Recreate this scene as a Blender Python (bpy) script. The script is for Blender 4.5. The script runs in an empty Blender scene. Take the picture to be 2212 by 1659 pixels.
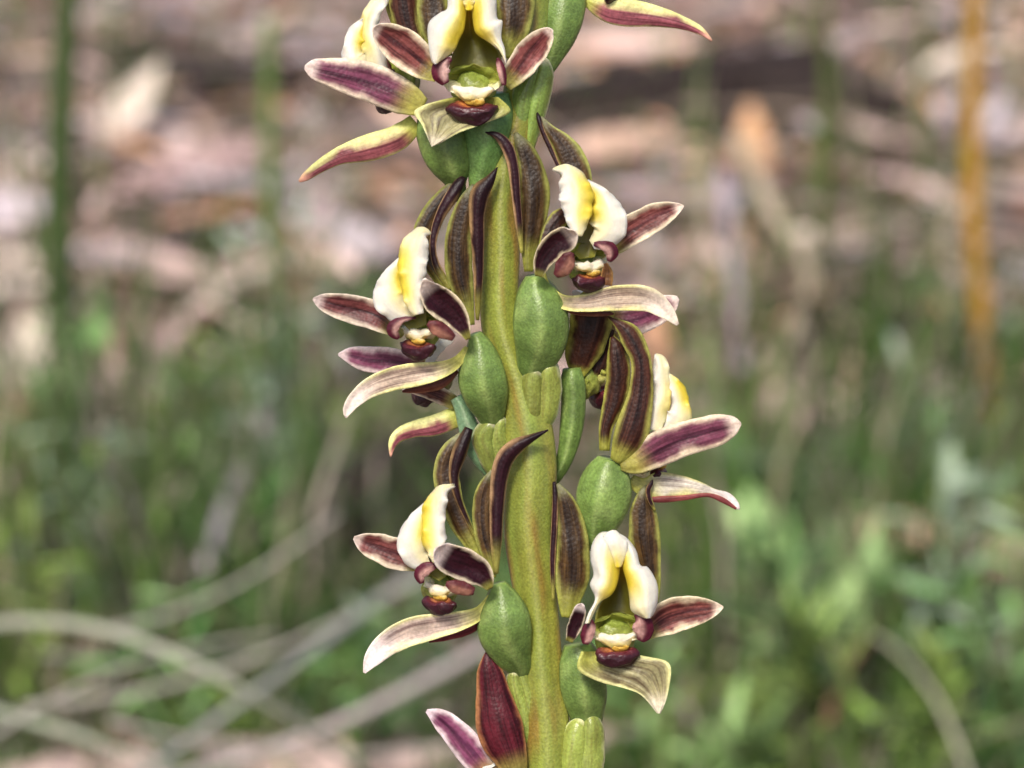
import bpy, math, random
from mathutils import Vector, Matrix, noise
from math import sin, cos, pi, radians

random.seed(7)
scene = bpy.context.scene
COL = scene.collection

# ------------------------------------------------------------------ camera
PITCH = radians(22.0)          # looking down on the forest floor
DIST = 0.18                    # lens to flower spike
CAM_H = 0.34
IMG_H = 0.06                   # height of the frame at the spike (m)
S = IMG_H / 1659.0             # metres per traced unit at the spike
FWD = Vector((0, cos(PITCH), -sin(PITCH)))
RGT = Vector((1, 0, 0))
UPV = RGT.cross(FWD)
CAM = Vector((0, -DIST * cos(PITCH), CAM_H))
cam_d = bpy.data.cameras.new('camera')
cam = bpy.data.objects.new('camera', cam_d)
COL.objects.link(cam)
cam.matrix_world = Matrix(((RGT.x, UPV.x, -FWD.x, CAM.x), (RGT.y, UPV.y, -FWD.y, CAM.y), (RGT.z, UPV.z, -FWD.z, CAM.z), (0, 0, 0, 1)))
cam_d.sensor_width = 36
cam_d.sensor_fit = 'HORIZONTAL'
cam_d.lens = 36 * DIST / (IMG_H * 4 / 3)
cam_d.clip_start = 0.01
cam_d.clip_end = 200
cam_d.dof.use_dof = True
cam_d.dof.focus_distance = DIST - 0.0012
cam_d.dof.aperture_fstop = cam_d.lens / 3.15
cam_d.dof.aperture_blades = 0
scene.camera = cam

# ------------------------------------------------------------------ light
SUN_EL, SUN_AZ = radians(58), radians(200)      # soft light under thin cloud, from behind the camera, above
world = bpy.data.worlds.new('World')
scene.world = world
world.use_nodes = True
wn = world.node_tree
bg = wn.nodes['Background']
sky = wn.nodes.new('ShaderNodeTexSky')
sky.sky_type = 'NISHITA'
sky.sun_disc = False
sky.sun_elevation = SUN_EL
sky.sun_rotation = SUN_AZ
sky.air_density = 1.0
sky.dust_density = 4.0
sky.ozone_density = 0.6
wn.links.new(sky.outputs[0], bg.inputs[0])
bg.inputs[1].default_value = 0.065
sun_d = bpy.data.lights.new('sun', 'SUN')
sun_d.energy = 1.5
sun_d.angle = radians(14)
sun_d.color = (1.0, 0.95, 0.88)
sun = bpy.data.objects.new('sun', sun_d)
COL.objects.link(sun)
to_sun = Vector((sin(SUN_AZ) * cos(SUN_EL), cos(SUN_AZ) * cos(SUN_EL), sin(SUN_EL)))
sun.rotation_euler = to_sun.to_track_quat('Z', 'Y').to_euler()
sun.location = (0, 0, 3)
scene.view_settings.view_transform = 'Standard'
scene.view_settings.look = 'None'
scene.view_settings.gamma = 1
scene.view_settings.exposure = 1.25
scene.render.engine = 'CYCLES'
scene.cycles.use_denoising = True
scene.cycles.max_bounces = 6

# ------------------------------------------------------------------ helpers
def P(x, y, d):
    """traced unit (2212 wide frame), d = units towards the lens -> world point"""
    dep = DIST - d * S
    k = S * dep / DIST
    return CAM + FWD * dep + RGT * ((x - 1106) * k) + UPV * ((829.5 - y) * k)

def ray(x, y):
    return (FWD * DIST + RGT * ((x - 1106) * S) + UPV * ((829.5 - y) * S)).normalized()

def G(x, y, z=0.0):
    """where the sight line of (x, y) meets the ground"""
    r = ray(x, y)
    return CAM + r * ((CAM.z - z) / -r.z)

def L(h, k=1.0):
    h = h.lstrip('#')
    o = []
    for i in (0, 2, 4):
        c = int(h[i:i + 2], 16) / 255
        c = c / 12.92 if c <= 0.04045 else ((c + 0.055) / 1.055) ** 2.4
        o.append(c * k)
    return tuple(o)

def mix(a, b, t):
    return tuple(p + (q - p) * t for p, q in zip(a, b))

def sm(a, b, x):
    if a == b:
        return 1.0 if x >= a else 0.0
    t = max(0.0, min(1.0, (x - a) / (b - a)))
    return t * t * (3 - 2 * t)

def catmull(pts, n):
    """pts: tuples of equal length; n samples, roughly even in arc length"""
    k = len(pts)
    dense = []
    for i in range(k - 1):
        p0 = pts[max(i - 1, 0)]; p1 = pts[i]; p2 = pts[i + 1]; p3 = pts[min(i + 2, k - 1)]
        for j in range(12):
            t = j / 12
            dense.append(tuple(0.5 * (2 * b + (c - a) * t + (2 * a - 5 * b + 4 * c - d) * t * t + (3 * b - a - 3 * c + d) * t ** 3)
                               for a, b, c, d in zip(p0, p1, p2, p3)))
    dense.append(tuple(pts[-1]))
    acc = [0.0]
    for a, b in zip(dense, dense[1:]):
        acc.append(acc[-1] + math.dist(a[:3], b[:3]))
    tot = acc[-1]
    out = []
    j = 0
    for i in range(n):
        s = tot * i / (n - 1)
        while j < len(acc) - 2 and acc[j + 1] < s:
            j += 1
        t = (s - acc[j]) / max(acc[j + 1] - acc[j], 1e-9)
        out.append(tuple(p + (q - p) * t for p, q in zip(dense[j], dense[j + 1])))
    return out

class MB:
    """mesh collector with colour + surface coordinate attributes"""
    def __init__(self):
        self.v = []; self.f = []; self.c = []; self.uv = []
    def add(self, p, c=(1, 1, 1, 0), uv=(0, 0, 0)):
        self.v.append(tuple(p)); self.c.append(c if len(c) == 4 else (*c, 0)); self.uv.append(uv)
        return len(self.v) - 1
    def grid(self, idx, flip=False, loop=False):
        for i in range(len(idx) - 1):
            r0, r1 = idx[i], idx[i + 1]
            m = len(r0)
            for j in range(m if loop else m - 1):
                q = (r0[j], r0[(j + 1) % m], r1[(j + 1) % m], r1[j])
                self.f.append(q[::-1] if flip else q)
    def mesh(self, name, mat):
        me = bpy.data.meshes.new(name)
        me.from_pydata(self.v, [], self.f)
        me.polygons.foreach_set('use_smooth', [True] * len(me.polygons))
        a = me.color_attributes.new('Col', 'FLOAT_COLOR', 'POINT')
        a.data.foreach_set('color', [x for c in self.c for x in c])
        b = me.attributes.new('puv', 'FLOAT_VECTOR', 'POINT')
        b.data.foreach_set('vector', [x for c in self.uv for x in c])
        if mat:
            me.materials.append(mat)
        me.update()
        return me
    def obj(self, name, mat, parent=None):
        o = bpy.data.objects.new(name, self.mesh(name, mat))
        COL.objects.link(o)
        if parent:
            adopt(o, parent)
        return o

def adopt(o, parent):
    o.parent = parent
    o.matrix_parent_inverse = Matrix.Translation(-WORLD_LOC[parent.name])
    WORLD_LOC[o.name] = Vector((0, 0, 0))

WORLD_LOC = {}

def empty(name, loc):
    o = bpy.data.objects.new(name, None)
    o.empty_display_size = 0.01
    o.location = loc
    COL.objects.link(o)
    WORLD_LOC[o.name] = Vector(loc)
    return o

def tag(o, label, cat=None, group=None, kind=None):
    if label: o['label'] = label
    if cat: o['category'] = cat
    if group: o['group'] = group
    if kind: o['kind'] = kind
    return o

# ------------------------------------------------------------------ materials
def nodes_of(name):
    m = bpy.data.materials.new(name)
    m.use_nodes = True
    return m, m.node_tree, m.node_tree.nodes['Principled BSDF']

def N(nt, typ, **kw):
    n = nt.nodes.new(typ)
    for k, v in kw.items():
        setattr(n, k, v)
    return n

def plant_mat(name, rough=0.42, grain=0.22, grain_scale=4200, bump=0.25, bump_scale=3500, streak_v=5.0, streak_dark=0.3,
              sss=0.12, spec=0.35, sheen=0.0, blotch=0.25, transl=0.0):
    m, nt, b = nodes_of(name)
    lk = nt.links.new
    col = N(nt, 'ShaderNodeAttribute', attribute_name='Col')
    uv = N(nt, 'ShaderNodeAttribute', attribute_name='puv')
    geo = N(nt, 'ShaderNodeNewGeometry')
    # streaks running along the organ
    mp = N(nt, 'ShaderNodeMapping'); mp.inputs['Scale'].default_value = (1.6, streak_v, 3.7)
    lk(uv.outputs['Vector'], mp.inputs[0])
    st = N(nt, 'ShaderNodeTexNoise'); st.inputs['Scale'].default_value = 1.0; st.inputs['Detail'].default_value = 4
    st.inputs['Roughness'].default_value = 0.62
    lk(mp.outputs[0], st.inputs['Vector'])
    rmp = N(nt, 'ShaderNodeMapRange'); rmp.inputs['From Min'].default_value = 0.42; rmp.inputs['From Max'].default_value = 0.62
    lk(st.outputs['Fac'], rmp.inputs['Value'])
    mul = N(nt, 'ShaderNodeMath', operation='MULTIPLY'); lk(rmp.outputs[0], mul.inputs[0]); lk(col.outputs['Alpha'], mul.inputs[1])
    dk = N(nt, 'ShaderNodeMix', data_type='RGBA', blend_type='MULTIPLY'); lk(mul.outputs[0], dk.inputs['Factor'])
    lk(col.outputs['Color'], dk.inputs['A']); dk.inputs['B'].default_value = (streak_dark, streak_dark * .8, streak_dark * .85, 1)
    # fine cell grain and larger blotches
    gn = N(nt, 'ShaderNodeTexNoise'); gn.inputs['Scale'].default_value = grain_scale; gn.inputs['Detail'].default_value = 2
    lk(geo.outputs['Position'], gn.inputs['Vector'])
    gr = N(nt, 'ShaderNodeMapRange'); gr.inputs['From Min'].default_value = 0.3; gr.inputs['From Max'].default_value = 0.7
    gr.inputs['To Min'].default_value = 1 - grain; gr.inputs['To Max'].default_value = 1 + grain
    lk(gn.outputs['Fac'], gr.inputs['Value'])
    bn = N(nt, 'ShaderNodeTexNoise'); bn.inputs['Scale'].default_value = 700; bn.inputs['Detail'].default_value = 3
    lk(geo.outputs['Position'], bn.inputs['Vector'])
    br = N(nt, 'ShaderNodeMapRange'); br.inputs['From Min'].default_value = 0.3; br.inputs['From Max'].default_value = 0.7
    br.inputs['To Min'].default_value = 1 - blotch; br.inputs['To Max'].default_value = 1 + blotch
    lk(bn.outputs['Fac'], br.inputs['Value'])
    mm = N(nt, 'ShaderNodeMath', operation='MULTIPLY'); lk(gr.outputs[0], mm.inputs[0]); lk(br.outputs[0], mm.inputs[1])
    sc = N(nt, 'ShaderNodeVectorMath', operation='SCALE'); lk(dk.outputs['Result'], sc.inputs[0]); lk(mm.outputs[0], sc.inputs['Scale'])
    lk(sc.outputs[0], b.inputs['Base Color'])
    b.inputs['Roughness'].default_value = rough
    b.inputs['Specular IOR Level'].default_value = spec
    b.inputs['Subsurface Weight'].default_value = sss
    b.inputs['Subsurface Radius'].default_value = (1.0, 0.7, 0.4)
    b.inputs['Subsurface Scale'].default_value = 0.0004
    vo = N(nt, 'ShaderNodeTexVoronoi'); vo.inputs['Scale'].default_value = bump_scale
    lk(geo.outputs['Position'], vo.inputs['Vector'])
    bp = N(nt, 'ShaderNodeBump'); bp.inputs['Strength'].default_value = bump; bp.inputs['Distance'].default_value = 0.00012
    bp.invert = True
    lk(vo.outputs['Distance'], bp.inputs['Height'])
    bp2 = N(nt, 'ShaderNodeBump'); bp2.inputs['Strength'].default_value = 0.14; bp2.inputs['Distance'].default_value = 0.00018
    lk(st.outputs['Fac'], bp2.inputs['Height']); lk(bp.outputs[0], bp2.inputs['Normal'])
    lk(bp2.outputs[0], b.inputs['Normal'])
    if transl > 0:
        tr = N(nt, 'ShaderNodeBsdfTranslucent'); lk(sc.outputs[0], tr.inputs['Color']); lk(bp2.outputs[0], tr.inputs['Normal'])
        ms = N(nt, 'ShaderNodeMixShader'); ms.inputs[0].default_value = transl
        lk(b.outputs[0], ms.inputs[1]); lk(tr.outputs[0], ms.inputs[2])
        lk(ms.outputs[0], nt.nodes['Material Output'].inputs['Surface'])
    return m

M_TEPAL = plant_mat('tepal', rough=0.42, spec=0.22, streak_v=4.5, transl=0.14, grain=0.16)
M_LIP = plant_mat('lip_tissue', rough=0.42, grain=0.04, bump=0.15, bump_scale=2600, sss=0.35, blotch=0.05, streak_dark=0.8, streak_v=3.0, transl=0.22, spec=0.45)
M_OVARY = plant_mat('ovary_skin', rough=0.4, grain=0.2, grain_scale=4200, bump=0.24, bump_scale=5200, streak_v=2.0, spec=0.42, blotch=0.22, sss=0.2)
M_STEM = plant_mat('stem_skin', rough=0.32, grain=0.18, grain_scale=5200, bump=0.22, bump_scale=4200, streak_v=3.2, streak_dark=0.62, blotch=0.14, sss=0.25, spec=0.45)
M_COLUMN = plant_mat('column_tissue', rough=0.6, grain=0.12, bump=0.3, bump_scale=3000, spec=0.2, sss=0.3, blotch=0.2)
M_ANTHER = plant_mat('anther_skin', rough=0.38, grain=0.2, bump=0.3, spec=0.4)

# ------------------------------------------------------------------ tepals
def pal(c, m, base=None, tip=None, mw=(0.3, 0.3), tipw=0.12, basel=0.25, streak=0.7, mid=None, midw=0.12, bc=None, bm=None, grad=None):
    return dict(c=L(c), m=L(m), base=L(base) if base else None, tip=L(tip) if tip else None, mw=mw, tipw=tipw, basel=basel, streak=streak,
                mid=L(mid) if mid else None, midw=midw, bc=L(bc) if bc else None, bm=L(bm) if bm else None, grad=L(grad) if grad else None)

PET_IN = pal('7c4440', 'e6d4b6', base='97933f', mw=(.32, .32), streak=.95, mid='431820', midw=.14, bc='5a3034', tip='e8d4c4')
PET_PUR = pal('7e4258', 'ead6ba', base='aaa64a', mw=(.3, .36), streak=.75, mid='3c1428', midw=.16, bc='7a3f55', tip='ecd9ca')
PET_PINK = pal('884862', 'f0dad2', base='a5884a', mw=(.3, .42), streak=.65, mid='4c1a38', midw=.2, bc='8a5070', tip='f2ddd8')
PET_DARK = pal('300f18', 'ecd9b4', base='7d7a34', mw=(.17, .2), streak=.6, bc='7a5a4c', basel=.12, tip='f0ded0', tipw=.22)
PET_DARK2 = pal('511722', 'b07a52', base='8a8040', mw=(.18, .1), streak=.95, bc='45161c', basel=.2)
SEP = pal('523c1e', '9c9e50', base='949640', mw=(.27, .27), streak=.95, bc='574a31', bm='9a9c58', basel=.24, tip='7c7c58', mid='26170f', midw=.3)
SEP_BR = pal('48281b', 'a09e4c', base='a0a044', mw=(.26, .26), streak=.9, bc='4b2c1f', basel=.13, mid='241210', midw=.3)
SEP_ROLL = pal('30141b', 'bd976c', base='949042', mw=(.38, .1), streak=.6, bc='33191f', bm='33191f', basel=.2, tip='1d1016', tipw=.2)
SEP_ROLL2 = dict(SEP_ROLL, mw=(.1, .38))
DOR_IN = pal('c6b09c', 'ece59a', base='c2c258', mw=(.4, .26), streak=.85, bc='743a3a', bm='b06a58', tip='ebdad0', tipw=.3, basel=.3)
DOR_FR = pal('a39c72', 'e2de98', base='b4b654', mw=(.2, .2), streak=1.0, bc='743a3a', bm='b06a58', tip='d6cab2', tipw=.2, basel=.3)
DOR_OUT = pal('94525a', 'dedc92', base='b0b654', mw=(.95, .1), streak=.75, bc='a59a80', basel=.15, tip='d9a08c', tipw=.1)
DOR_OUT2 = dict(DOR_OUT, mw=(.1, .95))

def pal_col(p, u, v, side, seed=0.0):
    if callable(p):
        return p(u, v, side)
    c, m = p['c'], p['m']
    if side > .5 and p['bc']:
        c = p['bc']; m = p['bm'] or mix(c, m, .45)
    e = 1 - abs(v)
    w = p['mw'][0] if v > 0 else p['mw'][1]
    w *= 1 + .75 * noise.noise(Vector((u * 5 + seed, 2 if v > 0 else 7, seed))) + .35 * noise.noise(Vector((u * 15 + seed, 2 if v > 0 else 7, seed + 3)))
    k = 1 - sm(w * .2, w * 1.45, e)
    if p['tip']:
        tc = p['tip']
        kt = 1 - sm(p['tipw'] * .4, p['tipw'] * 1.3, 1 - u)
        col = mix(mix(c, m, k), tc, kt * .85)
        k = max(k, kt)
    else:
        col = mix(c, m, k)
    if p['mid'] and side < .5:
        km = (1 - sm(p['midw'] * .4, p['midw'] * 1.2, abs(v + .06 * sin(u * 7)))) * sm(.05, .3, u) * (1 - sm(.82, .95, u))
        col = mix(col, p['mid'], km * .8)
    if p['base']:
        kb = 1 - sm(p['basel'] * .3, p['basel'] * 1.2, u)
        col = mix(col, p['base'], kb * .9)
        k = max(k, kb * .7)
    g_ = 1 + .16 * sin(seed * 5.3)
    return (col[0] * g_, col[1] * g_, col[2] * g_ * (1 + .08 * sin(seed * 3.1)), p['streak'] * (1 - k))

def ribbon(mb, ctrl, p, bulge=0.25, thick=4.0, n=44, m=15, ruffle=0.0, ruf_n=6, roll=0.0, fold=0.0, seed=None, jag=0.0):
    """ctrl: (x, y, d, halfwidth[, roll deg]) from base to tip, traced units"""
    seed = random.random() * 50 if seed is None else seed
    cc = [(q[0], -q[1], q[2], q[3], (q[4] if len(q) > 4 else 0) + roll) for q in ctrl]
    sp = catmull(cc, n)
    fr, bk = [], []
    V = Vector((0, 0, 1))
    for i, q in enumerate(sp):
        a = Vector(sp[max(i - 1, 0)][:3]); b = Vector(sp[min(i + 1, n - 1)][:3])
        t = (b - a).normalized()
        s0 = V.cross(t)
        if s0.length < 1e-3: s0 = Vector((1, 0, 0))
        s0.normalize()
        n0 = t.cross(s0).normalized()
        r = radians(q[4])
        sd = s0 * cos(r) + n0 * sin(r)
        nr = n0 * cos(r) - s0 * sin(r)
        u = i / (n - 1)
        w = max(q[3], .6)
        c0 = Vector(q[:3])
        r1, r2 = [], []
        for j in range(m):
            v = -1 + 2 * j / (m - 1)
            h = bulge * w * (1 - v * v) + fold * w * (1 - abs(v))
            h += ruffle * abs(v) ** 3 * (sin(u * ruf_n * 2 * pi + seed + (2 if v > 0 else 0)) + .5 * sin(u * ruf_n * 4.7 * pi + seed * 2))
            h += w * .13 * noise.noise(Vector((u * 3.5 + seed, v * 1.4, seed)))
            wv = w * (1 + .07 * noise.noise(Vector((u * 7 + seed, v * .4, 3.3))) + .03 * noise.noise(Vector((u * 21 + seed, v * .4, 6.3))) + jag * abs(v) ** 3 * (noise.noise(Vector((u * 9, 3 if v > 0 else 8, seed))) * 1.4 + noise.noise(Vector((u * 26, 3 if v > 0 else 8, seed))) * .8))
            pt = c0 + sd * (wv * v) + nr * h
            th = thick * .5 * (.25 + .75 * math.sqrt(max(0, 1 - v ** 4))) * (.5 + .5 * min(1, w / (thick * 2)))
            for rr, sg, sdv in ((r1, 1, 0.0), (r2, -1, 1.0)):
                k = pt + nr * th * sg
                rr.append(mb.add(P(k.x, -k.y, k.z), pal_col(p, u, v, sdv, seed), (u + seed, v, sdv + seed)))
        fr.append(r1); bk.append(r2)
    mb.grid(fr); mb.grid(bk, flip=True)
    # rims
    for i in range(n - 1):
        mb.f.append((fr[i][0], fr[i + 1][0], bk[i + 1][0], bk[i][0]))
        mb.f.append((fr[i + 1][-1], fr[i][-1], bk[i][-1], bk[i + 1][-1]))
    for i, fl in ((0, 0), (n - 1, 1)):
        for j in range(m - 1):
            q = (fr[i][j + 1], fr[i][j], bk[i][j], bk[i][j + 1])
            mb.f.append(q[::-1] if fl else q)

def edges_sheet(mb, e0, e1, p, d0, d1, bulge=10, thick=4.0, n=40, m=19, ruffle=0.0, seed=3.0, crease=3.5):
    """sheet between two traced edge curves (base to tip); e: (x, y); d0/d1: depth base/tip"""
    a = catmull([(x, -y, 0) for x, y in e0], n); b = catmull([(x, -y, 0) for x, y in e1], n)
    fr, bk = [], []
    for i in range(n):
        u = i / (n - 1)
        A, B = Vector(a[i]), Vector(b[i])
        w = (B - A).length * .5
        r1, r2 = [], []
        for j in range(m):
            v = -1 + 2 * j / (m - 1)
            q = A.lerp(B, (v + 1) / 2)
            z = d0 + (d1 - d0) * u + bulge * (1 - v * v) * min(1, w / 30) + ruffle * abs(v) ** 3 * sin(u * 9 + (2 if v > 0 else 0)) + 5 * noise.noise(Vector((u * 4, v * 2, seed))) + crease * cos(v * 8 + u * 2) * min(1, w / 30)
            th = thick * .5 * (.25 + .75 * math.sqrt(max(0, 1 - v ** 4)))
            for rr, sg, sdv in ((r1, 1, 0.0), (r2, -1, 1.0)):
                rr.append(mb.add(P(q.x, -q.y, z + th * sg), pal_col(p, u, v, sdv), (u + seed, v, sdv + seed)))
        fr.append(r1); bk.append(r2)
    mb.grid(fr, flip=True); mb.grid(bk)
    for i in range(n - 1):
        mb.f.append((fr[i][0], bk[i][0], bk[i + 1][0], fr[i + 1][0]))
        mb.f.append((fr[i + 1][-1], bk[i + 1][-1], bk[i][-1], fr[i][-1]))

def tube(mb, ctrl, colf, n=40, m=30, ribs=0, rib=0.05, flat=1.0, ph=0.0):
    """solid of revolution along a traced spine (x, y, d, r); flat = depth / width"""
    sp = catmull([(q[0], -q[1], q[2], q[3]) for q in ctrl], n)
    rings = []
    for i, q in enumerate(sp):
        a = Vector(sp[max(i - 1, 0)][:3]); b = Vector(sp[min(i + 1, n - 1)][:3])
        t = (b - a).normalized()
        s0 = Vector((0, 0, 1)).cross(t).normalized(); n0 = t.cross(s0)
        u = i / (n - 1)
        ring = []
        for j in range(m):
            th = 2 * pi * j / m
            rr = max(q[3], .5) * (1 + rib * cos(ribs * th + ph) + .03 * noise.noise(Vector((u * 5, cos(th) * 1.5, sin(th) * 1.5 + ph))))
            k = Vector(q[:3]) + s0 * (rr * sin(th)) + n0 * (rr * cos(th) * flat)
            ring.append(mb.add(P(k.x, -k.y, k.z), colf(u, th, cos(ribs * th + ph)), (u * 3, th / pi * (1 if th < pi else -1) + (2 if th >= pi else 0), ph)))
        rings.append(ring)
    mb.grid(rings, loop=True)
    for ring, q, fl in ((rings[0], sp[0], 0), (rings[-1], sp[-1], 1)):
        c = mb.add(P(q[0], -q[1], q[2]), mb.c[ring[0]], mb.uv[ring[0]])
        for j in range(m):
            f = (ring[(j + 1) % m], ring[j], c)
            mb.f.append(f[::-1] if fl else f)

class Head:
    """local frame of a flower: x right, y up, z out of its mouth"""
    def __init__(self, x, y, d, yaw, roll=0, pitch=0, sc=1.0):
        self.o = Vector((x, -y, d)); self.sc = sc
        self.R = Matrix.Rotation(radians(yaw), 3, 'Y') @ Matrix.Rotation(radians(-pitch), 3, 'X') @ Matrix.Rotation(radians(-roll), 3, 'Z')
    def __call__(self, v):
        k = self.o + self.R @ (Vector(v) * self.sc)
        return P(k.x, -k.y, k.z)

WHITE, CREAM, YEL, YDK, OLV = L('ece6d6'), L('ecdfa2'), L('eed42e'), L('bfa41e'), L('62601c')

def lerp_k(k, u):
    for (a, x), (b, y) in zip(k, k[1:]):
        if u <= b:
            t = (u - a) / (b - a); t = t * t * (3 - 2 * t)
            return x + (y - x) * t
    return k[-1][1]

LIP_CREST = [(0, 38), (.12, 34), (.25, 25), (.38, 12), (.5, 7), (.65, 5), (.8, 3), (1, 2)]
LIP_WIDE = [(0, 52), (.06, 68), (.18, 82), (.32, 84), (.44, 74), (.54, 61), (.66, 57), (.8, 47), (.9, 34), (.96, 22), (1, 8)]
LIP_Z = [(0, 34), (.25, 46), (.5, 44), (.68, 30), (.82, 8), (1, -34)]
LIP_DEEP = [(0, 66), (.25, 54), (.42, 30), (.55, 16), (.7, 7), (.85, 2), (1, 0)]

def labellum(H, seed, lobes=(1.0, 1.0)):
    """erect ruffled lip: two white lobes folded forward either side of a deep channel"""
    mb = MB()
    n, m, A0 = 50, 41, .42
    fr, bk = [], []
    for i in range(n):
        u = i / (n - 1)
        r1, r2 = [], []
        xc = lerp_k(LIP_CREST, u); wm = lerp_k(LIP_WIDE, u); zc = lerp_k(LIP_Z, u); dp = lerp_k(LIP_DEEP, u)
        cy = 4 + 192 * u
        for j in range(m):
            v = -1 + 2 * j / (m - 1)
            av = abs(v); sg = 1 if v > 0 else -1
            asym = lobes[1] if sg > 0 else lobes[0]; asym = asym + (1 - asym) * sm(.55, .9, u)
            rim = sm(.6, 1, av)
            if av < A0:
                t = av / A0
                x = xc * t ** .8
                z = zc - dp * (1 - t ** 1.9)
                y = cy + 12 * (1 - t) * (1 - u)
            else:
                t = (av - A0) / (1 - A0)
                x = xc + (wm * asym - xc) * t
                z = zc + 9 * sin(pi * min(1, t * 1.1)) - 15 * t ** 2 + 6 * (1 - u) * sm(.6, 1, t)
                y = cy - 10 * t * (1 - u) + 28 * t * t * (1 - sm(0, .25, u))
            z += rim * (9 * noise.noise(Vector((u * 5, v * 2, seed))) + 5 * noise.noise(Vector((u * 11, v * 2, seed + 5))))
            x += rim * (7 * noise.noise(Vector((u * 5, sg * 3, seed + 9))) + 2.5 * noise.noise(Vector((u * 13, sg * 3, seed + 1))))
            y += rim * 3 * noise.noise(Vector((u * 8, sg * 5, seed + 2)))
            x = x * sg + 4 * noise.noise(Vector((u * 2, seed, 1)))
            k = Vector((x, y, z))
            wob = .05 * noise.noise(Vector((u * 4, v * 2, seed + 7)))
            col = mix(YEL, CREAM, sm(A0 - .02, A0 + .14, av + wob)); col = mix(col, WHITE, sm(A0 + .08, A0 + .24, av + wob))
            col = mix(col, WHITE, sm(.52, .8, u + .1 * av))
            inn = 1 - sm(A0 * .5, A0 * 1.02, av)
            col = mix(col, YDK, inn * .45 * (1 - sm(.45, .62, u)))
            col = mix(col, OLV, (1 - sm(A0 * .55, A0 * .95, av)) * (1 - sm(.26, .46, u)))
            for rr, s_, sdv in ((r1, 1, 0), (r2, -1, 1)):
                c2 = col if sdv == 0 else mix(col, L('efe6cc'), .75)
                rr.append(mb.add(H(k + Vector((0, 0, 2.2 * s_ * (.3 + .7 * (1 - av ** 4))))), (*c2, .25 * sdv), (u + seed, v, sdv)))
        fr.append(r1); bk.append(r2)
    mb.grid(fr); mb.grid(bk, flip=True)
    for i in range(n - 1):
        mb.f.append((fr[i][0], fr[i + 1][0], bk[i + 1][0], bk[i][0]))
        mb.f.append((fr[i + 1][-1], fr[i][-1], bk[i][-1], bk[i + 1][-1]))
    for j in range(m - 1):
        mb.f.append((fr[0][j + 1], fr[0][j], bk[0][j], bk[0][j + 1]))
        mb.f.append((fr[-1][j], fr[-1][j + 1], bk[-1][j + 1], bk[-1][j]))
    return mb

def blob(H, c, r, colf, n=20, m=26, deform=None, rotz=0.0):
    """closed rounded body in the flower frame"""
    mb = MB()
    rz = Matrix.Rotation(radians(rotz), 3, 'Z')
    rings = []
    for i in range(n + 1):
        ph = pi * i / n
        ring = []
        for j in range(m):
            th = 2 * pi * j / m
            q = Vector((sin(ph) * cos(th), sin(ph) * sin(th), cos(ph)))
            k = Vector((q.x * r[0], q.y * r[1], q.z * r[2]))
            if deform: k = deform(q, k)
            k = k + Vector((r[0] * .16 * noise.noise(q * 1.9 + Vector((c[0], c[1], H.o.x))), r[1] * .3 * noise.noise(q * 2.1 + Vector((c[1], H.o.y, 3))), r[2] * .2 * noise.noise(q * 2.3 + Vector((H.o.x, 5, c[2])))))
            ring.append(mb.add(H(Vector(c) + rz @ k), colf(q), (q.x, q.y, q.z)))
        rings.append(ring)
    mb.grid(rings, loop=True)
    return mb

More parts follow.
